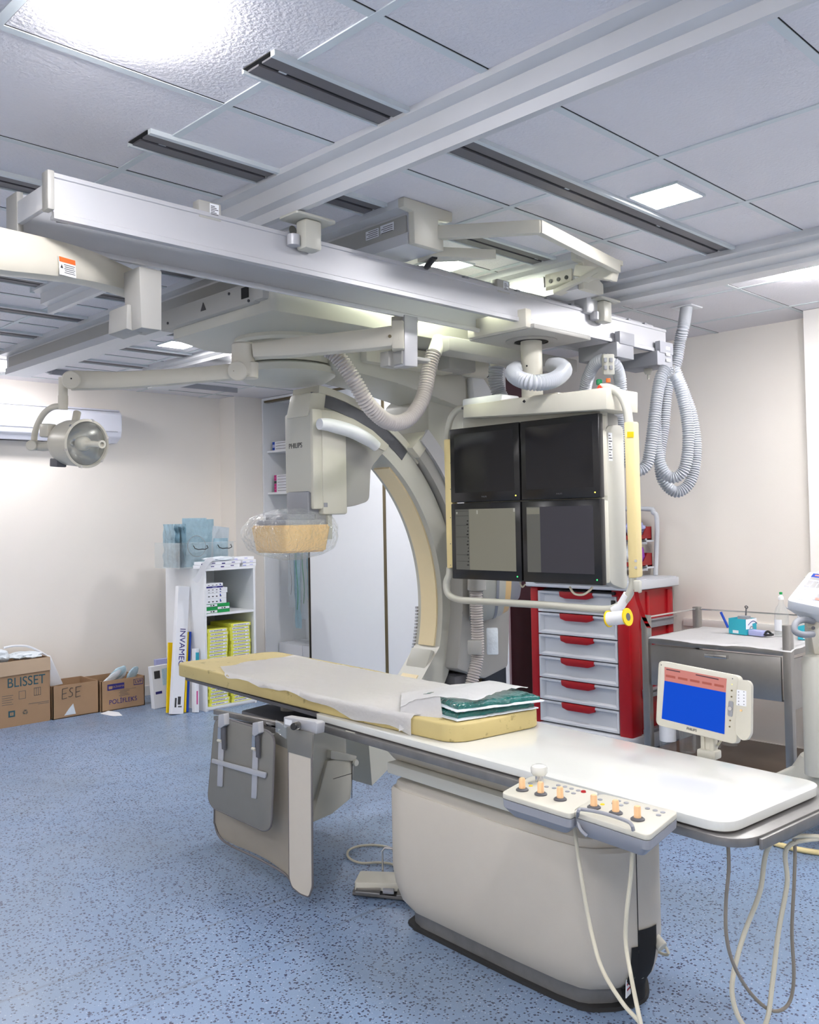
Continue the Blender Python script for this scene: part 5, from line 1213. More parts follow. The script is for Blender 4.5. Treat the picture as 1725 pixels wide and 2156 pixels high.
def flapf(u, v):
    # u across (near to far), v from over the pack to the left hanging tip
    A_ = [TT(.17, 1.03, TZ0+.13), TT(.12, 1.16, TZ0+.132), TT(.08, 1.25, TZ0+.115), TT(.055, 1.30, TZ0+.085)]
    B_ = [TT(.47, 1.07, TZ0+.128), TT(.44, 1.25, TZ0+.135), TT(.36, 1.42, TZ0+.10), TT(.24, 1.52, TZ0+.078)]
    k = v*3; i = min(2, int(k)); f = k-i
    a = A_[i].lerp(A_[i+1], f); b_ = B_[i].lerp(B_[i+1], f); p = a.lerp(b_, u)
    p.z += .006*noise.noise(V((u*5, v*6, 1)))+.003*noise.noise(V((u*13, v*12, 6)))+.012*math.sin(PI*u)*(v < .6)*(1-v)
    return p
fl = MB().m('sheet').grid(flapf, 24, 26)
fl.grid(lambda u, v: flapf(.02, .35+.65*u)+V((-.02*v-.02*v*u, -.03*v, -.075*v)), 14, 8)
bmesh.ops.solidify(fl.bm, geom=fl.bm.faces[:], thickness=.0015)
tag(fl.done('wrapping_paper', sharp=80), 'translucent white wrapping paper folded over the green drape packs', 'paper')

# ---------------------------------------------------------------- lead aprons on the near side
la = thing('lead_apron', 'beige and grey lead curtain hanging from the far end of the table rail', 'lead curtain', (2.1, 3.1, 0))
XA = 2.13
axp = lambda px, py, x=XA: AX(px, py, x)
b_ = MB().m('plinth').prism([axp(449, 1494), axp(449, 1504), axp(600, 1538), axp(600, 1524)], (.02, 0, 0), bev=.002).prism([axp(450, 1508), axp(450, 1516), axp(580, 1545), axp(580, 1534)], (.012, 0, 0))
b_.m('alu').prism([axp(560, 1519), axp(582, 1524), axp(582, 1534), axp(560, 1529)], (.018, 0, 0), bev=.002).done('hanger_rail', la)
# beige curved skirt
top = smooth([axp(450, 1530), axp(500, 1540), axp(560, 1550), axp(608, 1562)], 8)
bot = smooth([axp(447, 1735), axp(455, 1762), axp(478, 1782), axp(540, 1812), axp(590, 1840), axp(608, 1858)], 5)
n_ = 24; top = resample(top, .0001+sum((a-b).length for a, b in zip(top, top[1:]))/n_)[:n_+1]; bot = resample(bot, .0001+sum((a-b).length for a, b in zip(bot, bot[1:]))/n_)[:n_+1]
m_ = min(len(top), len(bot))
def skf(u, v):
    i = min(m_-1, int(round(u*(m_-1)))); p = top[i].lerp(bot[i], v); p = p.copy()
    p.x += .05*math.sin(PI*u)*math.sin(PI*v*.5)*.6 + .01; return p
b_ = MB().m('skirt').grid(skf, m_, 20); bmesh.ops.solidify(b_.bm, geom=b_.bm.faces[:], thickness=.006)
b_.m('trim_g').tube([p+V((.012, 0, .003)) for p in bot], .0045, 8).tube([skf(0, v/10) for v in range(11)], .004, 8)
b_.done('skirt', la, sharp=60)
# upper grey band
MB().m('apron').prism([axp(575, 1548, XA-.002), axp(609, 1522, XA-.002), axp(609, 1578, XA-.002), axp(580, 1566, XA-.002)], (.006, 0, 0)).done('band', la)
# end flap
ef = rpoly([axp(607, 1562, XA-.03), axp(655, 1575, XA-.03), axp(657, 1868, XA-.03), axp(650, 1889, XA-.03), axp(632, 1882, XA-.03), axp(615, 1868, XA-.03), axp(609, 1850, XA-.03)], .012)
b_ = MB().m('skirt').prism(ef, (.006, 0, 0))
b_.m('trim_g').tube([p+V((.003, 0, 0)) for p in ef], .004, 8, closed=True)
b_.m('apron').prism(rpoly([axp(603, 1530, XA-.032), axp(658, 1545, XA-.032), axp(655, 1597, XA-.032), axp(606, 1583, XA-.032)], .004), (.010, 0, 0), bev=.001)
b_.done('end_flap', la)
# grey hanging panel with two straps
gp = rpoly([axp(452, 1516, XA-.05), axp(470, 1512, XA-.05), axp(565, 1540, XA-.05), axp(577, 1556, XA-.05), axp(570, 1742, XA-.05), axp(556, 1751, XA-.05), axp(446, 1700, XA-.05), axp(437, 1680, XA-.05)], .03, 6)
b_ = MB().m('apron').prism(gp, (.010, 0, 0), bev=.002); b_.m('trim_g').tube([p+V((.004, 0, 0)) for p in gp], .0045, 8, closed=True); gpo = b_.done('hanging_panel', la)
for px, t0, t1 in ((466, 1505, 1657), (538, 1522, 1682)):
    b_ = MB().m('alu').prism(rpoly([axp(px-6, t0+58, XA-.056), axp(px+5, t0+60, XA-.056), axp(px+1, t1, XA-.056), axp(px-9, t1-2, XA-.056)], .004), (.005, 0, 0), bev=.001)
    b_.prism(rpoly([axp(px-6, t0, XA-.075), axp(px+5, t0-2, XA-.075), axp(px+7, t0+22, XA-.075), axp(px-2, t0+28, XA-.075), axp(px-7, t0+25, XA-.075)], .004), (.025, 0, 0), bev=.002)
    b_.m('chrome').prism([axp(px-7, t0+26, XA-.065), axp(px-1, t0+27, XA-.065), axp(px-1, t0+52, XA-.065), axp(px-8, t0+50, XA-.065)], (.006, 0, 0))
    b_.m('dk_grey').prism([axp(px-1, t0+24, XA-.066), axp(px+7, t0+26, XA-.066), axp(px+7, t0+75, XA-.066), axp(px+1, t0+72, XA-.066)], (.008, 0, 0))
    b_.m('beige').cyl(axp(px-7, t0+54, XA-.066), axp(px, t0+56, XA-.066), .006, 10)
    b_.done('strap_hook', gpo)
MB().m('alu').prism(rpoly([axp(446, 1597, XA-.060), axp(560, 1627, XA-.060), axp(558, 1639, XA-.060), axp(445, 1606, XA-.060)], .006), (.006, 0, 0), bev=.001).done('cross_bar', gpo)
cl_ = thing('rail_clamp', 'silver accessory rail clamp with black knob at the table corner', 'clamp', axp(635, 1540))
b_ = MB().m('alu').prism([axp(597, 1509, XA-.02), axp(663, 1520, XA-.02), axp(668, 1524, XA-.02), axp(666, 1546, XA-.02), axp(597, 1532, XA-.02)], (.04, 0, 0), bev=.004)
b_.m('paper').prism([axp(600, 1514, XA-.0215), axp(614, 1517, XA-.0215), axp(614, 1528, XA-.0215), axp(600, 1525, XA-.0215)], (.002, 0, 0)).done('clamp_body', cl_)
MB().m('black').cyl(axp(628, 1526, XA-.02), axp(618, 1530, XA-.075), .013, 16, bev=.003).m('chrome').cyl(axp(629, 1526, XA-.018), axp(626, 1527, XA-.035), .015, 16).done('knob', cl_)
MB().m('glasscl').prism([axp(580, 1516, XA-.04), axp(602, 1532, XA-.04), axp(602, 1556, XA-.04), axp(580, 1540, XA-.04)], (.006, .0, 0)).done('clear_tab', cl_)

# ---------------------------------------------------------------- control modules
def module(name, label, corners, z, knobs, buttons, yellow, red=None, joy=None):
    P = [AZ(x, y, z) for x, y in corners]; c = sum(P, V())/4
    t = thing(name, label, 'control panel', c-V((0, 0, .05)), 'table-side control modules')
    rp = rpoly(P, .022, 6)
    MB().m('beige').prism([p-V((0, 0, .014)) for p in rp], (0, 0, .014), bev=.004).done('top_cover', t, sharp=60)
    b = bmesh.new(); b_ = MB().m('lens_grey')
    up_ = [b.verts.new(p-V((0, 0, .015))) for p in rp]; md = [b.verts.new(c+(p-c)*.985-V((0, 0, .036))) for p in rp]; lo_ = [b.verts.new(c+(p-c)*.78-V((0, 0, .060))) for p in rp]
    for A_, B_ in ((up_, md), (md, lo_)):
        for i in range(len(A_)): b.faces.new((A_[i-1], A_[i], B_[i], B_[i-1]))
    b.faces.new(up_); b.faces.new(lo_); bmesh.ops.recalc_face_normals(b, faces=b.faces[:]); b_.merge(b).done('bottom_shell', t)
    for kx, ky in knobs:
        q = AZ(kx, ky, z)
        k = MB().m('dk_grey').lathe([(0, 0), (.017, 0), (.017, .003), (.013, .006), (0, .006)], 24, Matrix.Translation(q))
        kn = k.done('knob_base', t)
        MB().m('peach').lathe([(.0085, .004), (.0095, .008), (.0085, .012), (.0085, .030), (.007, .033), (0, .033)], 8, Matrix.Translation(q)).done('joystick', kn)
    bt = MB().m('lens_grey')
    for i, (bx, by) in enumerate(buttons):
        q = AZ(bx, by, z)
        MB().m('lens_grey').lathe([(0, 0), (.0062, 0), (.0062, .0018), (.005, .0024), (0, .0024)], 14, Matrix.Translation(q)).done('button', t)
    bt.bm.free()
    for bx, by in yellow: MB().m('yellow').lathe([(0, 0), (.006, 0), (.005, .002), (0, .002)], 12, Matrix.Translation(AZ(bx, by, z))).done('yellow_button', t)
    if red: MB().m('red').lathe([(0, 0), (.007, 0), (.006, .004), (0, .004)], 14, Matrix.Translation(AZ(*red, z))).done('red_button', t)
    if joy:
        q = AZ(*joy, z)
        MB().m('chrome').lathe([(.012, 0), (.010, .022)], 20, Matrix.Translation(q)).done('dome_stem', t)
        MB().m('whitegloss').lathe([(0, .018), (.018, .018), (.0225, .024), (.0235, .036), (.021, .042), (.012, .046), (0, .047)], 28, Matrix.Translation(q)).done('dome_handle', t)
    return t
module('control_module', 'left table-side control box with three orange joysticks and a white dome handle', [(1054, 1669), (1121, 1632), (1263, 1668), (1203, 1715)], .715,
       [(1100, 1664), (1139, 1673), (1180, 1684)], [(1117, 1650), (1151, 1657), (1167, 1660), (1176, 1654), (1190, 1657), (1204, 1661), (1195, 1667), (1218, 1665), (1208, 1671)], [(1118, 1655)], (1229, 1668), (1136, 1645))
module('control_module', 'right table-side control box with three orange joysticks', [(1203, 1707), (1266, 1670), (1430, 1708), (1366, 1760)], .715,
       [(1251, 1701), (1297, 1713), (1343, 1726)], [(1264, 1684), (1293, 1692), (1303, 1687), (1319, 1691), (1308, 1696), (1364, 1703), (1380, 1707), (1396, 1711), (1387, 1717)], [(1269, 1694)])
wh = [AZ(1236, 1760, .665), AZ(1222, 1745, .68), AZ(1217, 1722, .70), AZ(1218, 1708, .728), AZ(1226, 1704, .728), AZ(1270, 1712, .728), AZ(1318, 1728, .728), AZ(1332, 1740, .725), AZ(1336, 1765, .69), AZ(1345, 1785, .655), AZ(1352, 1793, .65)]
tag(MB().m('lens_grey').tube(smooth(wh, 6), .0045, 8).done('wire_bracket'), 'grey wire bracket hooked over the right control box', 'bracket')
def cable(name, pts, r, label, mt_='cable', group=None, n=10):
    return tag(MB().m(mt_).tube(resample(smooth(pts, 10), .012), r, n).done(name), label, 'cable', group)
cable('power_cable', [AZ(1208, 1722, .672), AD(1216, 1790, 2.30), AD(1230, 1880, 2.28), AD(1245, 1960, 2.26), AD(1268, 2040, 2.2), AD(1310, 2110, 2.1), AD(1345, 2150, 2.05), AD(1365, 2180, 2.02)], .0050, 'cream cable falling from between the control boxes to the floor')
cable('power_cable', [AD(1333, 1775, 2.2), AD(1328, 1850, 2.2), AD(1320, 1920, 2.2), AD(1318, 1985, 2.2), AD(1330, 2060, 2.15), AD(1342, 2120, 2.05), AD(1355, 2180, 2.02)], .0050, 'cream cable falling from the right control box past the pedestal opening')
hk = thing('cable_hook', 'steel rail hook at the foot end of the table holding looped cables', 'hook', AD(1655, 1700, 2.42))
MB().m('plinth').prism([TT(.37, -.060, .665), TT(.385, -.060, .665), TT(.385, -.060, .60), TT(.37, -.060, .60)], (0, -.006, 0)).tube(smooth([TT(.378, -.062, .61), TT(.378, -.085, .595), TT(.385, -.11, .60), TT(.39, -.12, .625)], 5), .006, 8).done('hook', hk)
H = TT(.378, -.085, .602)
def dn(px, py, d): return AD(px, py, d)
dH = (H-CAM).dot(FW)
cable('hanging_cable', [H, dn(1630, 1770, dH), dn(1600, 1880, dH), dn(1566, 1970, dH), dn(1545, 2050, dH-.02), dn(1543, 2100, dH-.04), dn(1560, 2150, dH-.05), dn(1590, 2175, dH-.05), dn(1615, 2150, dH-.04), dn(1628, 2060, dH-.02), dn(1640, 1960, dH), dn(1658, 1860, dH), dn(1662, 1780, dH), H+V((.006, -.004, 0))], .0062, 'cream cable in a long narrow loop from the rail hook', 'cable', 'cables hanging from the table end')
cable('hanging_cable', [AZ(1530, 1764, .63), dn(1533, 1775, dH-.12), dn(1535, 1830, dH-.12), dn(1529, 1900, dH-.1), dn(1530, 1970, dH-.1), dn(1545, 2030, dH-.08), dn(1580, 2090, dH-.04), dn(1625, 2128, dH-.02), dn(1660, 2115, dH), dn(1672, 2060, dH), dn(1668, 1960, dH), dn(1673, 1850, dH), dn(1674, 1780, dH), dn(1665, 1725, dH)], .0046, 'thin taupe cable looping from the taped corner of the tabletop', 'cable_d', 'cables hanging from the table end')
cable('hanging_cable', [dn(1655, 1718, dH), dn(1630, 1745, dH+.05), dn(1600, 1752, dH+.08), dn(1580, 1760, dH+.1), dn(1590, 1775, dH+.1), dn(1612, 1770, dH+.08), dn(1640, 1730, dH+.02)], .0052, 'short slack cable loop under the table end', 'cable_d', 'cables hanging from the table end')
tag(MB().m('pouch_w').lathe([(0, -.035), (.010, -.032), (.016, -.01), (.022, .012), (0, .014)], 12, Matrix.Translation(AZ(1525, 1750, .648))).done('tape_wad'), 'wad of white tape on the near corner of the table frame', 'tape')
cable('mains_cable', [V((2.42, 1.45, .17)), AD(1350, 1932, 2.70), AD(1375, 1955, 2.7), AD(1395, 1985, 2.68), AD(1408, 2005, 2.66), AD(1400, 2010, 2.68), AD(1375, 1995, 2.72), AD(1358, 1970, 2.74), AD(1345, 1945, 2.76)], .0045, 'cream cable looping out of the pedestal opening')
tag(MB().m('beige').cyl(AD(1356, 1945, 2.72), AD(1396, 1995, 2.66), .014, 16, .017, bev=.002).m('lens_grey').cyl(AD(1352, 1940, 2.725), AD(1361, 1951, 2.71), .016, 16).done('cable_plug'), 'fat cream plug dangling beside the pedestal opening', 'plug')
cable('coiled_cable', [V((2.36, 1.47, .10)), AD(1330, 1990, 2.7), AD(1352, 2010, 2.68), AD(1356, 2035, 2.66), AD(1335, 2048, 2.65), AD(1312, 2030, 2.66), AD(1306, 2000, 2.68)], .006, 'cream cable coiled low in the pedestal opening')

# ---------------------------------------------------------------- touch screen on the far rail
ts = thing('touch_screen', 'small white tabletop touchscreen lit blue and salmon, on the far table rail', 'touchscreen', (2.63, 1.40, .70))
def S(px, py, dx=0): # tilted screen plane
    n_ = V((-.985, 0, .17)).normalized(); d = ray(px, py); o_ = V((2.655, 1.4, .86)); t_ = (o_-CAM).dot(n_)/d.dot(n_); return CAM+d*t_+n_*dx
cr_ = rpoly([S(1387, 1390), S(1557, 1423), S(1551, 1568), S(1381, 1526)], .018, 6)
nn = V((-.985, 0, .17)).normalized()
MB().m('beige').prism([p for p in cr_], -nn*.03, bev=.006).done('case', ts, sharp=60)
sc_ = MB().m('screenblue').prism([S(1400, 1433, .0008), S(1529, 1458, .0008), S(1526, 1546, .0008), S(1394, 1513, .0008)], nn*.0006)
sc_.m('screenred').prism([S(1400, 1404, .0008), S(1531, 1429, .0008), S(1529, 1458, .0008), S(1400, 1433, .0008)], nn*.0006)
sc_.m('screenred2')
for k in range(5):
    x = 1403+k*25.5; y = 1420+k*4.8
    sc_.prism(rpoly([S(x, y, .0016), S(x+20, y+4, .0016), S(x+20, y+9, .0016), S(x, y+5, .0016)], .001), nn*.0004)
sc_.m('maroon')
sc_.prism([S(1404, 1408, .0016), S(1433, 1413.6, .0016), S(1433, 1416, .0016), S(1404, 1410.4, .0016)], nn*.0003).prism([S(1466, 1419.5, .0016), S(1514, 1429.4, .0016), S(1514, 1432, .0016), S(1466, 1422, .0016)], nn*.0003)
sc_.done('screen', ts)
for (x, y) in ((1541.5, 1454), (1541, 1467), (1538, 1517), (1537, 1530)): MB().m('gold').cyl(S(x, y, .0), S(x, y, .002), .0026, 10).done('button', ts)
MB().m('lens_grey').prism(rpoly([S(1535, 1475, .0006), S(1545, 1477, .0006), S(1543, 1510, .0006), S(1533, 1507, .0006)], .006), nn*.001).m('chrome').cyl(S(1539, 1492, .001), S(1539, 1492, .006), .006, 14).done('nav_dial', ts)
MB().m('ledy').cyl(S(1542, 1441, 0), S(1542, 1441, .001), .0012, 6).m('dk_grey').cyl(S(1543, 1429, 0), S(1543, 1429, .001), .0018, 8).cyl(S(1393, 1400, 0), S(1393, 1400, .001), .0018, 8).done('indicator', ts)
MB().m('greyink').text('PHILIPS', .011, frame(S(1457, 1536, .001), S(1557, 1560)-S(1400, 1521), V((.17, 0, .985))), .0003).done('lettering', ts)
st_ = MB().m('beige').bb(2.655, 2.685, 1.372, 1.386, .70, .775, bev=.003).bb(2.655, 2.685, 1.402, 1.416, .70, .775, bev=.003).bb(2.645, 2.69, 1.362, 1.425, .685, .712, bev=.006).bb(2.66, 2.68, 1.385, 1.403, .70, .76)
st_.done('hinge_stand', ts)
rc = thing('remote_control', 'white handheld remote docked on the right side of the touchscreen', 'remote control', S(1568, 1500, .01))
rcp = rpoly([S(1558, 1431, -.004), S(1580, 1433, -.004), S(1586, 1442, -.004), S(1585, 1545, -.004), S(1577, 1558, -.004), S(1566, 1559, -.004), S(1553, 1545, -.004), S(1553, 1520, -.004)], .008, 4)
MB().m('beige').prism(rcp, nn*.016, bev=.003).done('shell', rc)
MB().m('paper').prism(rpoly([S(1556, 1452, .0128), S(1576, 1455, .0128), S(1576, 1488, .0128), S(1555, 1485, .0128)], .002), nn*.0006).done('keypad', rc)
for i in range(10):
    MB().m('lens_grey').cyl(S(1560+8*(i % 2)*1.4, 1457+6*(i//2)*1.1, .0132), S(1560+8*(i % 2)*1.4, 1457+6*(i//2)*1.1, .0144), .0019, 8).done('key', rc)
MB().m('orange').cyl(S(1565, 1496, .012), S(1565, 1496, .0145), .0035, 12).done('round_key', rc)
cable('screen_cable', [S(1512, 1560, -.02), AD(1509, 1575, 2.86), AD(1506, 1592, 2.86), AD(1504, 1602, 2.88)], .0035, 'pale green cable below the touchscreen')
# ---------------------------------------------------------------- foot pedal
fp = thing('foot_pedal', 'steel and grey foot pedal unit with tall wire handle on the floor', 'foot pedal', (2.45, 2.66, 0))
pz = .035
b_ = MB().m('beige').prism(rpoly([AZ(759, 1833, .06), AZ(892, 1838, .06), AZ(896, 1862, .06), AZ(746, 1858, .06)], .012), (0, 0, -.03), bev=.006).done('pedal_cover', fp)
bz_ = [AZ(742, 1885, .005), AZ(890, 1900, .005), AZ(905, 1850, .005), AZ(758, 1842, .005)]
MB().m('plinth').prism(bz_, (0, 0, .012), bev=.002).done('base_plate', fp)
for xa, xb in ((748, 800), (835, 888)):
    MB().m('steel').prism([AZ(xa, 1880+(xa-748)*.09, .028), AZ(xb, 1880+(xb-748)*.09, .028), AZ(xb+3, 1862, .045), AZ(xa+6, 1859, .045)], (0, 0, .006), bev=.002).done('pedal', fp)
MB().m('lens_grey').prism([AZ(806, 1882, .03), AZ(830, 1884, .03), AZ(831, 1870, .03), AZ(807, 1868, .03)], (0, 0, .012), bev=.003).done('centre_switch', fp)
h0, h1 = AZ(806, 1838, .05), AZ(864, 1842, .05)
MB().m('chrome').tube([h0, h0+V((0, 0, .085)), h0.lerp(h1, .1)+V((0, 0, .10)), h0.lerp(h1, .9)+V((0, 0, .10)), h1+V((0, 0, .085)), h1], .0045, 10).done('wire_handle', fp)
cable('pedal_cable', [AZ(838, 1842, .03), AZ(832, 1822, .008), AZ(800, 1816, .008), AZ(760, 1817, .008), AZ(735, 1806, .008), AZ(735, 1790, .008), AZ(765, 1780, .008), AZ(810, 1782, .008), AZ(860, 1800, .008), AZ(900, 1812, .008), V((2.6, 2.35, .05))], .005, 'cream cable looping behind the foot pedal')
cable('floor_cable', [V((2.55, 2.42, .1)), AZ(905, 1758, .008), AZ(870, 1759, .008), AZ(840, 1752, .008), AZ(835, 1740, .008), AZ(850, 1728, .008), AZ(885, 1722, .008), AZ(930, 1722, .008)], .005, 'cream cable loop on the floor behind the pedestal')
cable('floor_hose', [AZ(1575, 1757, .012), AZ(1620, 1772, .012), AZ(1680, 1788, .012), AZ(1760, 1800, .012)], .0115, 'pale yellow hose lying on the floor at the right edge', 'yellowgrip')

# ================================================================== RED EMERGENCY CART
CXF = 4.75; CYL, CYR = 3.70, 2.965
cz = lambda px, py: AX(px, py, CXF)
ec = thing('emergency_cart', 'red and pale grey emergency trolley with six drawers behind the monitors', 'cart', (5.0, 3.33, 0))
ZT = 1.005
MB().m('red').bb(CXF+.01, XR-.06, CYR+.01, CYR+.03, .08, ZT-.02).bb(CXF+.20, CXF+.23, CYR-.0, CYR+.03, .1, ZT-.03, bev=.005).bb(CXF+.44, CXF+.50, CYR-.004, CYR+.03, .1, ZT-.03, bev=.006).done('side_panel', ec)
MB().m('red').bb(CXF+.01, XR-.06, CYL-.03, CYL, .08, ZT-.02).done('side_panel', ec)
MB().m('red').bb(CXF-.012, CXF+.10, CYR-.005, CYR+.085, .06, ZT-.015, bev=.012, seg=3).done('corner_post', ec)
MB().m('red').bb(CXF-.012, CXF+.10, CYL-.055, CYL+.005, .06, ZT-.015, bev=.012, seg=3).done('corner_post', ec)
MB().m('dk_grey').bb(CXF+.06, XR-.08, CYR+.03, CYL-.03, .08, ZT-.03).done('inner_body', ec)
MB().m('drawer').prism(rpoly([V((CXF-.05, CYR-.03, .03)), V((XR-.04, CYR-.03, .03)), V((XR-.04, CYL+.03, .03)), V((CXF-.05, CYL+.03, .03))], .06), (0, 0, .09), bev=.015).done('bumper_base', ec)
for cx__, cy__ in ((CXF+.03, CYR+.05), (CXF+.03, CYL-.05), (XR-.12, CYR+.05), (XR-.12, CYL-.05)): MB().m('rubber').cyl((cx__, cy__-.015, .035), (cx__, cy__+.015, .035), .035, 16).done('castor', ec)
MB().m('drawer').prism(rpoly([V((CXF-.05, CYR-.045, ZT-.01)), V((XR-.04, CYR-.045, ZT-.01)), V((XR-.04, CYL+.03, ZT-.01)), V((CXF-.05, CYL+.03, ZT-.01))], .05), (0, 0, .055), bev=.014, seg=3).bb(CXF-.03, XR-.06, CYR-.02, CYL+.01, ZT+.045, ZT+.05, bev=.002).done('worktop', ec)
for i in range(4): pass
rows = [(1237, 1290), (1290, 1341), (1335, 1394), (1383, 1441), (1428, 1494), (1478, 1546)]
zt_ = .968; hs_ = (zt_-.125)/6
dy0, dy1 = CYR+.088, CYL-.058
for i in range(6):
    z1_ = zt_-i*hs_; z0_ = z1_-hs_+.008
    d_ = MB().m('drawer')
    b = bmesh.new(); bmesh.ops.create_cube(b, size=1); bmesh.ops.scale(b, vec=V((.05, dy1-dy0, z1_-z0_)), verts=b.verts)
    f_ = min(b.faces, key=lambda f: f.calc_center_median().x)
    r_ = bmesh.ops.inset_region(b, faces=[f_], thickness=.018); r_ = bmesh.ops.inset_region(b, faces=[f_], thickness=.03, depth=-.022)
    for v in f_.verts:
        if v.co.z > 0: v.co.z += .010
        else: v.co.z -= .010
    bmesh.ops.recalc_face_normals(b, faces=b.faces[:])
    d_.merge(b, Matrix.Translation((CXF+.018, (dy0+dy1)/2, (z0_+z1_)/2)))
    dr_ = d_.done('drawer', ec)
    ym = (dy0+dy1)/2+.0
    MB().m('red').prism(rpoly([V((CXF-.012, ym-.125, z1_+.002)), V((CXF-.012, ym+.125, z1_+.002)), V((CXF-.012, ym+.120, z1_-.030)), V((CXF-.012, ym+.08, z1_-.042)), V((CXF-.012, ym-.08, z1_-.042)), V((CXF-.012, ym-.120, z1_-.030))], .006), (.02, 0, 0), bev=.004).done('handle', dr_)
for px, z in ((0, .78), (0, .36), (0, .12)): MB().m('lens_grey').bb(CXF+.13, CXF+.48, CYR-.018, CYR+.01, z-.025, z+.025, bev=.003).bb(CXF+.13, CXF+.5, CYR-.03, CYR+.01, z+.02, z+.026, bev=.001).done('side_rail', ec)
kk = thing('key', 'small black-headed key hanging from the cart lock', 'key', AX(1285, 1262, CXF-.03))
MB().m('black').bb(CXF-.035, CXF-.025, 3.045, 3.075, .895, .935, bev=.004).done('key_head', kk)
MB().m('chrome').bb(CXF-.032, CXF-.029, 3.056, 3.064, .85, .895).done('key_blade', kk)
MB().m('red').bb(CXF-.016, CXF+.02, 3.02, 3.08, .955, 1.0, bev=.004).done('lock_plate', ec)
lk = MB().m('black').cyl((CXF-.016, 3.06, .975), (CXF-.03, 3.06, .975), .012, 14).done('lock', ec)
# rear rack with bins
rk = thing('bin_rack', 'pale tubular rack with red bins standing on the emergency cart', 'rack', (XR-.1, 3.3, ZT+.05))
Xk = XR-.08
rkp = [V((Xk, 3.08, ZT+.052)), V((Xk, 3.06, 1.40)), V((Xk, 3.085, 1.46)), V((Xk, 3.14, 1.485)), V((Xk, 3.60, 1.485)), V((Xk, 3.66, 1.46)), V((Xk, 3.68, 1.40)), V((Xk, 3.68, ZT+.052))]
MB().m('lblue' if 0 else 'drawer').tube(smooth(rkp, 5), .0155, 12).done('tube_frame', rk)
for z in (1.284, 1.114): MB().m('drawer').bb(Xk-.10, Xk-.01, 3.08, 3.66, z-.012, z, bev=.003).m('drawer').bb(Xk-.10, Xk-.095, 3.08, 3.66, z-.025, z+.012).done('bin_shelf', rk)
for z in (1.285, 1.115):
    for j in range(3):
        yb_ = 3.09+.18*j; lab = ('upper' if z > 1.2 else 'lower')+['', ' middle', ' left'][j]+' red plastic bin on the cart rack'+(', nearest the camera side' if j == 0 else '')
        t = thing('storage_bin', lab, 'bin', (Xk-.08, yb_+.07, z), 'red bins on the cart rack')
        pr_ = [(Xk-.16, z+.002), (Xk-.02, z+.002), (Xk-.02, z+.085), (Xk-.08, z+.085), (Xk-.12, z+.035), (Xk-.165, z+.03)]
        MB().m('redbin').prism([(x, yb_, q) for x, q in pr_], (0, .006, 0)).prism([(x, yb_+.15, q) for x, q in pr_], (0, .006, 0)).bb(Xk-.16, Xk-.02, yb_, yb_+.155, z+.002, z+.008).bb(Xk-.166, Xk-.16, yb_, yb_+.155, z+.002, z+.03).bb(Xk-.026, Xk-.02, yb_, yb_+.155, z, z+.085).done('bin', t)
crumple('packet', 'purple-tinted clear packets heaped in the upper red bin', (Xk-.09, 3.165, 1.355), (.11, .13, .10), 'lblue', 31, 'packet', .4)
crumple('packet', 'white and purple bag in the lower red bin', (Xk-.09, 3.185, 1.19), (.10, .11, .14), 'pouch_w', 35, 'packet', .3)
crumple('packet', 'purple corner pouch beside the white bag in the lower bin', (Xk-.10, 3.125, 1.185), (.05, .05, .12), 'purple', 37, 'packet', .2)

# ================================================================== STEEL TROLLEY TABLE
GX0, GX1, GY0, GY1, GZ = 4.42, 5.02, 1.91, 2.69, .775
sg = thing('steel_trolley', 'stainless steel trolley table with drawer and side rails by the right wall', 'trolley', ((GX0+GX1)/2, (GY0+GY1)/2, 0))
for x, y, zt in ((GX0, GY1, .895), (GX0, GY0, .895), (GX1-.03, GY1, .895), (GX1-.03, GY0, .895)):
    MB().m('steel').bb(x, x+.04, y-.04, y, .0, zt, bev=.002).done('leg', sg)
MB().m('steel').bb(GX0+.01, GX1, GY0-.03, GY1-.02, GZ-.032, GZ, bev=.003).done('worktop', sg)
MB().m('steel').bb(GX0+.006, GX0+.02, GY0+.012, GY1-.05, GZ-.255, GZ-.038, bev=.003).done('drawer', sg)
dr_ = kids(sg)[-1]
dh = [o for o in kids(sg) if o.name.startswith('drawer')][0]
MB().m('chrome').bb(GX0-.022, GX0-.016, 2.19, 2.31, GZ-.070, GZ-.052, bev=.001).bb(GX0-.02, GX0+.006, 2.19, 2.195, GZ-.070, GZ-.052).bb(GX0-.02, GX0+.006, 2.305, 2.31, GZ-.070, GZ-.052).done('handle', dh)
MB().m('steel').bb(GX0+.03, GX1-.01, GY0-.025, GY0-.018, GZ-.30, GZ-.05).bb(GX0+.03, GX1-.01, GY1-.02, GY1-.016, GZ-.255, GZ-.05).bb(GX0+.03, GX1-.01, GY0-.02, GY1-.02, GZ-.26, GZ-.25).done('drawer_case', sg)
MB().m('tan').bb(GX0+.01, GX1, GY0-.03, GY1-.02, .13, .155, bev=.003).done('lower_shelf', sg)
rl = MB().m('chrome').tube([V((GX0+.02, GY1-.015, .882)), V((GX1-.01, GY1-.015, .882))], .005, 8).done('guard_rail', sg)
MB().m('chrome').tube([V((GX1-.01, GY1-.02, .882)), V((GX1-.01, GY0-.02, .882))], .005, 8).done('guard_rail', sg)
MB().m('chrome').tube([V((GX0+.02, GY0-.02, .882)), V((GX1-.01, GY0-.02, .882))], .005, 8).done('guard_rail', sg)
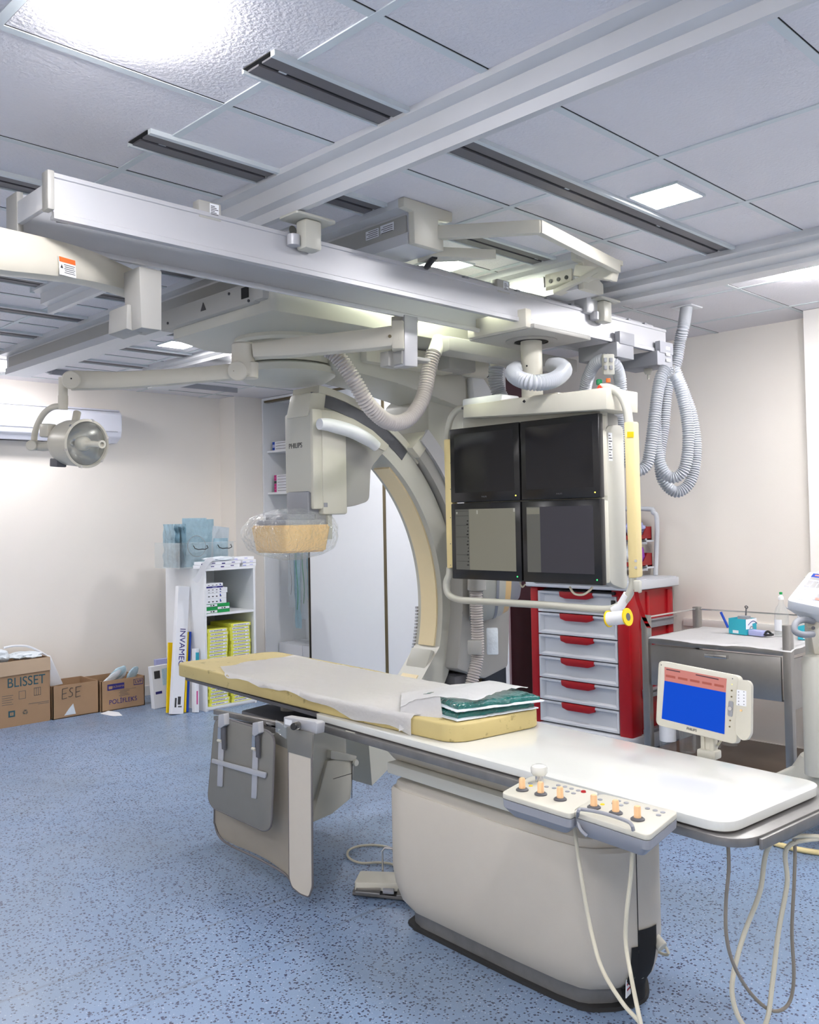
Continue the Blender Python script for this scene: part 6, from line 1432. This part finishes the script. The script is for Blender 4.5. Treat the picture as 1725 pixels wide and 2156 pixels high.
def clothf(u, v):
    x = GX0-.015+.62*u; y = GY1-.05-.78*v
    z = GZ+.004+.004*noise.noise(V((u*5, v*6, 3)))+.002*noise.noise(V((u*13, v*17, 3)))
    x += .02*noise.noise(V((v*5, u, 8)))*(1-u)
    if u < .06: z += .004*math.sin(v*11)-.010*(1-u/.06)
    return V((x, y, max(z, GZ+.0015) if u > .06 else z+.004))
cl = MB().m('sheet').grid(clothf, 30, 50); bmesh.ops.solidify(cl.bm, geom=cl.bm.faces[:], thickness=-.0015)
tag(cl.done('table_cloth', sharp=80), 'white disposable cloth covering the steel trolley', 'cloth')
def blue_box(name, label, x, y, yaw, h=.085):
    t = thing(name, label, 'box', (x, y, GZ+.008)); mx0 = Matrix.Translation((x, y, GZ+.008)) @ Matrix.Rotation(yaw, 4, 'Z')
    b_ = MB().m('teal')
    w_, d_ = .10, .105
    for q in ((0, d_/2, w_, .002), (0, -d_/2, w_, .002), (w_/2, 0, .002, d_), (-w_/2, 0, .002, d_)): b_.box((q[0], q[1], h/2), (q[2], q[3], h), None, mx=mx0)
    b_.box((0, 0, .001), (w_, d_, .002), None, mx=mx0); b_.done('carton', t)
    q = MB().m('paper').box((-w_/2+.03, -d_/2-.0012, h*.66), (.06, .001, h*.6), None, mx=mx0).prism([mx0 @ V((-w_/2, -d_/2-.0014, h)), mx0 @ V((w_/2, -d_/2-.0014, h)), mx0 @ V((w_/2, -d_/2-.0014, h*.72)), mx0 @ V((-w_/2, -d_/2-.0014, h*.6))], mx0.to_3x3() @ V((0, -.0005, 0)))
    q.m('navy').tube([mx0 @ V((-.03+.012*k, -d_/2-.0015, h*(.62+.22*math.sin(k*.42)))) for k in range(8)], .0022, 6)
    q.m('lens_grey').lathe([(.010, 0), (.018, .0), (.018, .0006), (.010, .0006)], 20, mx0 @ Matrix.Translation((.0, -d_/2-.0016, h*.34)) @ Matrix.Rotation(R(90), 4, 'X'), cap=False)
    q.m('paper').box((-w_/2-.0012, .01, h*.16), (.001, .035, .016), None, mx=mx0).done('print', t)
    return t
blue_box('glove_box', 'open turquoise carton holding pens, left on the steel trolley', 4.83, 2.305, R(-8))
blue_box('glove_box', 'turquoise carton at the right end of the steel trolley, under white papers', 4.83, 1.935, R(10))
tag(MB().m('bluepr').cyl((4.79, 2.37, GZ+.04), (4.77, 2.40, GZ+.125), .007, 10).done('blue_pen'), 'blue pen sticking out of the left turquoise carton', 'pen')
tag(MB().m('dk_grey').cyl((4.85, 2.30, GZ+.04), (4.86, 2.295, GZ+.15), .004, 10).lathe([(.006, 0), (.010, 0), (.010, .004), (.006, .004)], 14, Matrix.Translation((4.86, 2.295, GZ+.15)) @ Matrix.Rotation(R(60), 4, 'Y'), cap=False).done('scissors'), 'dark scissors standing in the left turquoise carton', 'scissors')
tag(MB().m('lens_grey').bb(4.82, 4.86, 2.27, 2.33, GZ+.012, GZ+.105, bev=.004).done('small_case'), 'small grey case standing in the left turquoise carton', 'case')
tag(MB().m('lblue').box((4.80, 2.205, GZ+.022), (.05, .085, .028), (0, 0, R(-12)), bev=.001).done('small_carton'), 'small lilac carton lying beside the bottle on the trolley', 'box')
tag(MB().m('black').tube(smooth([V((4.79, 2.165, GZ+.02)), V((4.80, 2.15, GZ+.034)), V((4.81, 2.135, GZ+.02)), V((4.79, 2.12, GZ+.02)), V((4.78, 2.15, GZ+.016))], 5, closed=True), .006, 8).done('cable_bundle'), 'small black wire bundle between the lilac carton and bottle', 'cable')
bt_ = thing('saline_bottle', 'clear plastic bottle with green cap on the steel trolley', 'bottle', (4.86, 2.10, GZ+.008))
BM = Matrix.Translation((4.86, 2.10, GZ+.008))
MB().m('glasscl').lathe([(.0, 0), (.034, 0), (.037, .006), (.037, .10), (.036, .12), (.028, .15), (.014, .172), (.0125, .185), (.0125, .195)], 32, BM, cap=False).done('bottle', bt_, sharp=60)
MB().m('white').lathe([(.0, .195), (.0145, .195), (.0145, .208), (.009, .214), (.008, .222), (0, .222)], 20, BM).done('cap', bt_)
MB().m('greenbox').lathe([(0, .222), (.008, .222), (.0085, .234), (0, .236)], 16, BM).done('stopper', bt_)
b_ = MB().m('paper'); b_.grid(lambda u, v: BM @ V((-.0375*math.cos(-.2+1.3*(u-.5)), -.0375*math.sin(.0+1.3*(u-.5)) if 0 else .0375*math.sin(-.2+1.3*(u-.5))*-1, .03+.06*v)), 10, 4).done('label', bt_)
crumple('paper_bundle', 'crumpled white printed papers stuffed in the right turquoise carton', (4.83, 1.94, GZ+.12), (.10, .12, .12), 'paper', 51, 'papers', .35)
for i in range(5):
    bxy = [(4.49, 2.585), (4.55, 2.50), (4.64, 2.47), (4.74, 2.45), (4.84, 2.40)][i]; BM2 = Matrix.Translation((*bxy, .156))
    t = thing('irrigation_bottle', ['first clear bottle with orange label on the trolley lower shelf, nearest the cart', 'second clear bottle on the trolley lower shelf', 'third clear bottle on the trolley lower shelf', 'fourth clear bottle on the trolley lower shelf', 'fifth clear bottle, rightmost on the trolley lower shelf'][i], 'bottle', (*bxy, .156), 'clear bottles on the trolley lower shelf')
    MB().m('glasscl').lathe([(0, 0), (.040, 0), (.044, .006), (.044, .22), (.040, .245), (.02, .27), (.018, .30)], 24, BM2, cap=False).done('bottle', t, sharp=60)
    MB().m('white').lathe([(0, .30), (.02, .30), (.02, .32), (0, .32)], 18, BM2).done('cap', t)
    if i == 0: MB().m('paper').lathe([(.0446, .06), (.0446, .21)], 24, BM2, cap=False).m('orangel').lathe([(.0449, .16), (.0449, .19)], 24, BM2, cap=False).done('label', t)

# ================================================================== DEVICE ON A STAND AT THE RIGHT EDGE
dv = thing('injector_stand', 'white contrast injector with keypad head on a wheeled column, cut by right edge', 'medical device', (4.22, 1.60, 0))
DC = AD(1725, 1330, 4.05)
def DP(px, py, d=4.05): return AD(px, py, d)
# console head: tilted slab
hn = None
c0_, c1_, c2_, c3_ = AD(1657, 1264, 4.0), AD(1706, 1203, 4.12), AD(1790, 1212, 4.05), AD(1742, 1282, 3.92)
hn = (c1_-c0_).cross(c3_-c0_).normalized()
if hn.dot(CAM-c0_) < 0: hn = -hn
hp_ = rpoly([c0_, c1_, c2_, c3_], .02, 5)
MB().m('white').prism(hp_, -hn*.05, bev=.010, seg=3).done('console_head', dv, sharp=60)
def HPp(u, v, k=.0008): return c0_.lerp(c3_, u).lerp(c1_.lerp(c2_, u), v)+hn*k
kp = MB().m('lblue').prism([HPp(.12, .10), HPp(.95, .10), HPp(.95, .94), HPp(.12, .94)], hn*.0005)
kp.m('screenblue').prism([HPp(.12, .82, .0015), HPp(.95, .82, .0015), HPp(.95, .94, .0015), HPp(.12, .94, .0015)], hn*.0005).m('redtie').prism([HPp(.2, .86, .0022), HPp(.42, .86, .0022), HPp(.42, .90, .0022), HPp(.2, .90, .0022)], hn*.0003)
kp.m('black').prism([HPp(.14, .74, .0015), HPp(.95, .74, .0015), HPp(.95, .81, .0015), HPp(.14, .81, .0015)], hn*.0005)
for i in range(6): kp.prism([HPp(.14+i*.14, .50, .0015), HPp(.26+i*.14, .50, .0015), HPp(.26+i*.14, .70, .0015), HPp(.14+i*.14, .70, .0015)], hn*.0006)
kp.prism([HPp(.12, .28, .0015), HPp(.22, .28, .0015), HPp(.22, .42, .0015), HPp(.12, .42, .0015)], hn*.0006).prism([HPp(.55, .15, .0015), HPp(.9, .15, .0015), HPp(.9, .34, .0015), HPp(.55, .34, .0015)], hn*.0006)
kp.m('redtie').prism([HPp(.60, .17, .0026), HPp(.74, .17, .0026), HPp(.74, .23, .0026), HPp(.60, .23, .0026)], hn*.0004)
kp.done('keypad', dv)
MB().m('white').prism(rpoly([AD(1672, 1284, 4.02), AD(1742, 1296, 3.96), AD(1770, 1330, 4.0), AD(1712, 1310, 4.05)], .01), FW*.10, bev=.01).done('neck', dv)
b_ = MB().m('ivory').cyl(AD(1722, 1318, 4.02), AD(1722, 1322, 4.12), .045, 24, bev=.005).m('dk_grey').cyl(AD(1713, 1322, 3.97), AD(1713, 1322, 4.0), .008, 10)
b_.m('ivory').prism([AD(1706, 1325, 4.0), AD(1728, 1322, 4.0), AD(1728, 1378, 4.0), AD(1716, 1378, 4.0)], FW*.06, bev=.006).done('pivot', dv)
MB().m('lens_grey').tube(smooth([AD(1712, 1308, 4.02), AD(1690, 1305, 3.98), AD(1676, 1312, 3.94), AD(1674, 1328, 3.92), AD(1690, 1336, 3.92), AD(1712, 1335, 3.96)], 6), .014, 12).done('push_handle', dv)
bx = AD(1738, 1500, 4.12)
MB().m('enamel').lathe([(.075, .32), (.075, 1.0), (.07, 1.15), (.05, 1.17), (0, 1.17)], 28, Matrix.Translation((bx.x, bx.y, 0))).done('column', dv)
b2 = AD(1722, 1500, 3.98)
MB().m('enamel').lathe([(.0, .30), (.060, .30), (.060, .80), (.05, .815), (0, .82)], 28, Matrix.Translation((b2.x-.0, b2.y, 0))).done('side_cylinder', dv)
c_ = V((bx.x, bx.y, 0))
MB().m('enamel').lathe([(.0, .34), (.11, .34), (.16, .26), (.17, .20), (.0, .18)], 28, Matrix.Translation(c_)).done('base_hub', dv)
for k, an in enumerate((R(200), R(100), R(-20), R(250) if 0 else R(290))):
    d = V((math.cos(an), math.sin(an), 0)); s_ = V((-d.y, d.x, 0))*.035
    leg = MB().m('enamel').prism([c_+d*.08+V((0, 0, .32)), c_+d*.36+V((0, 0, .15)), c_+d*.38+V((0, 0, .09)), c_+d*.08+V((0, 0, .16))], s_*2, bev=.008).done('leg', dv)
    e = c_+d*.35
    MB().m('rubber').cyl(e+s_*.2+V((0, 0, .045)), e+s_*1.2+V((0, 0, .045)), .045, 20, bev=.006).m('lens_grey').cyl(e+s_*.15+V((0, 0, .045)), e+s_*1.25+V((0, 0, .045)), .025, 16).done('castor', leg)
# wheel of another trolley leg behind the table end is part of this stand
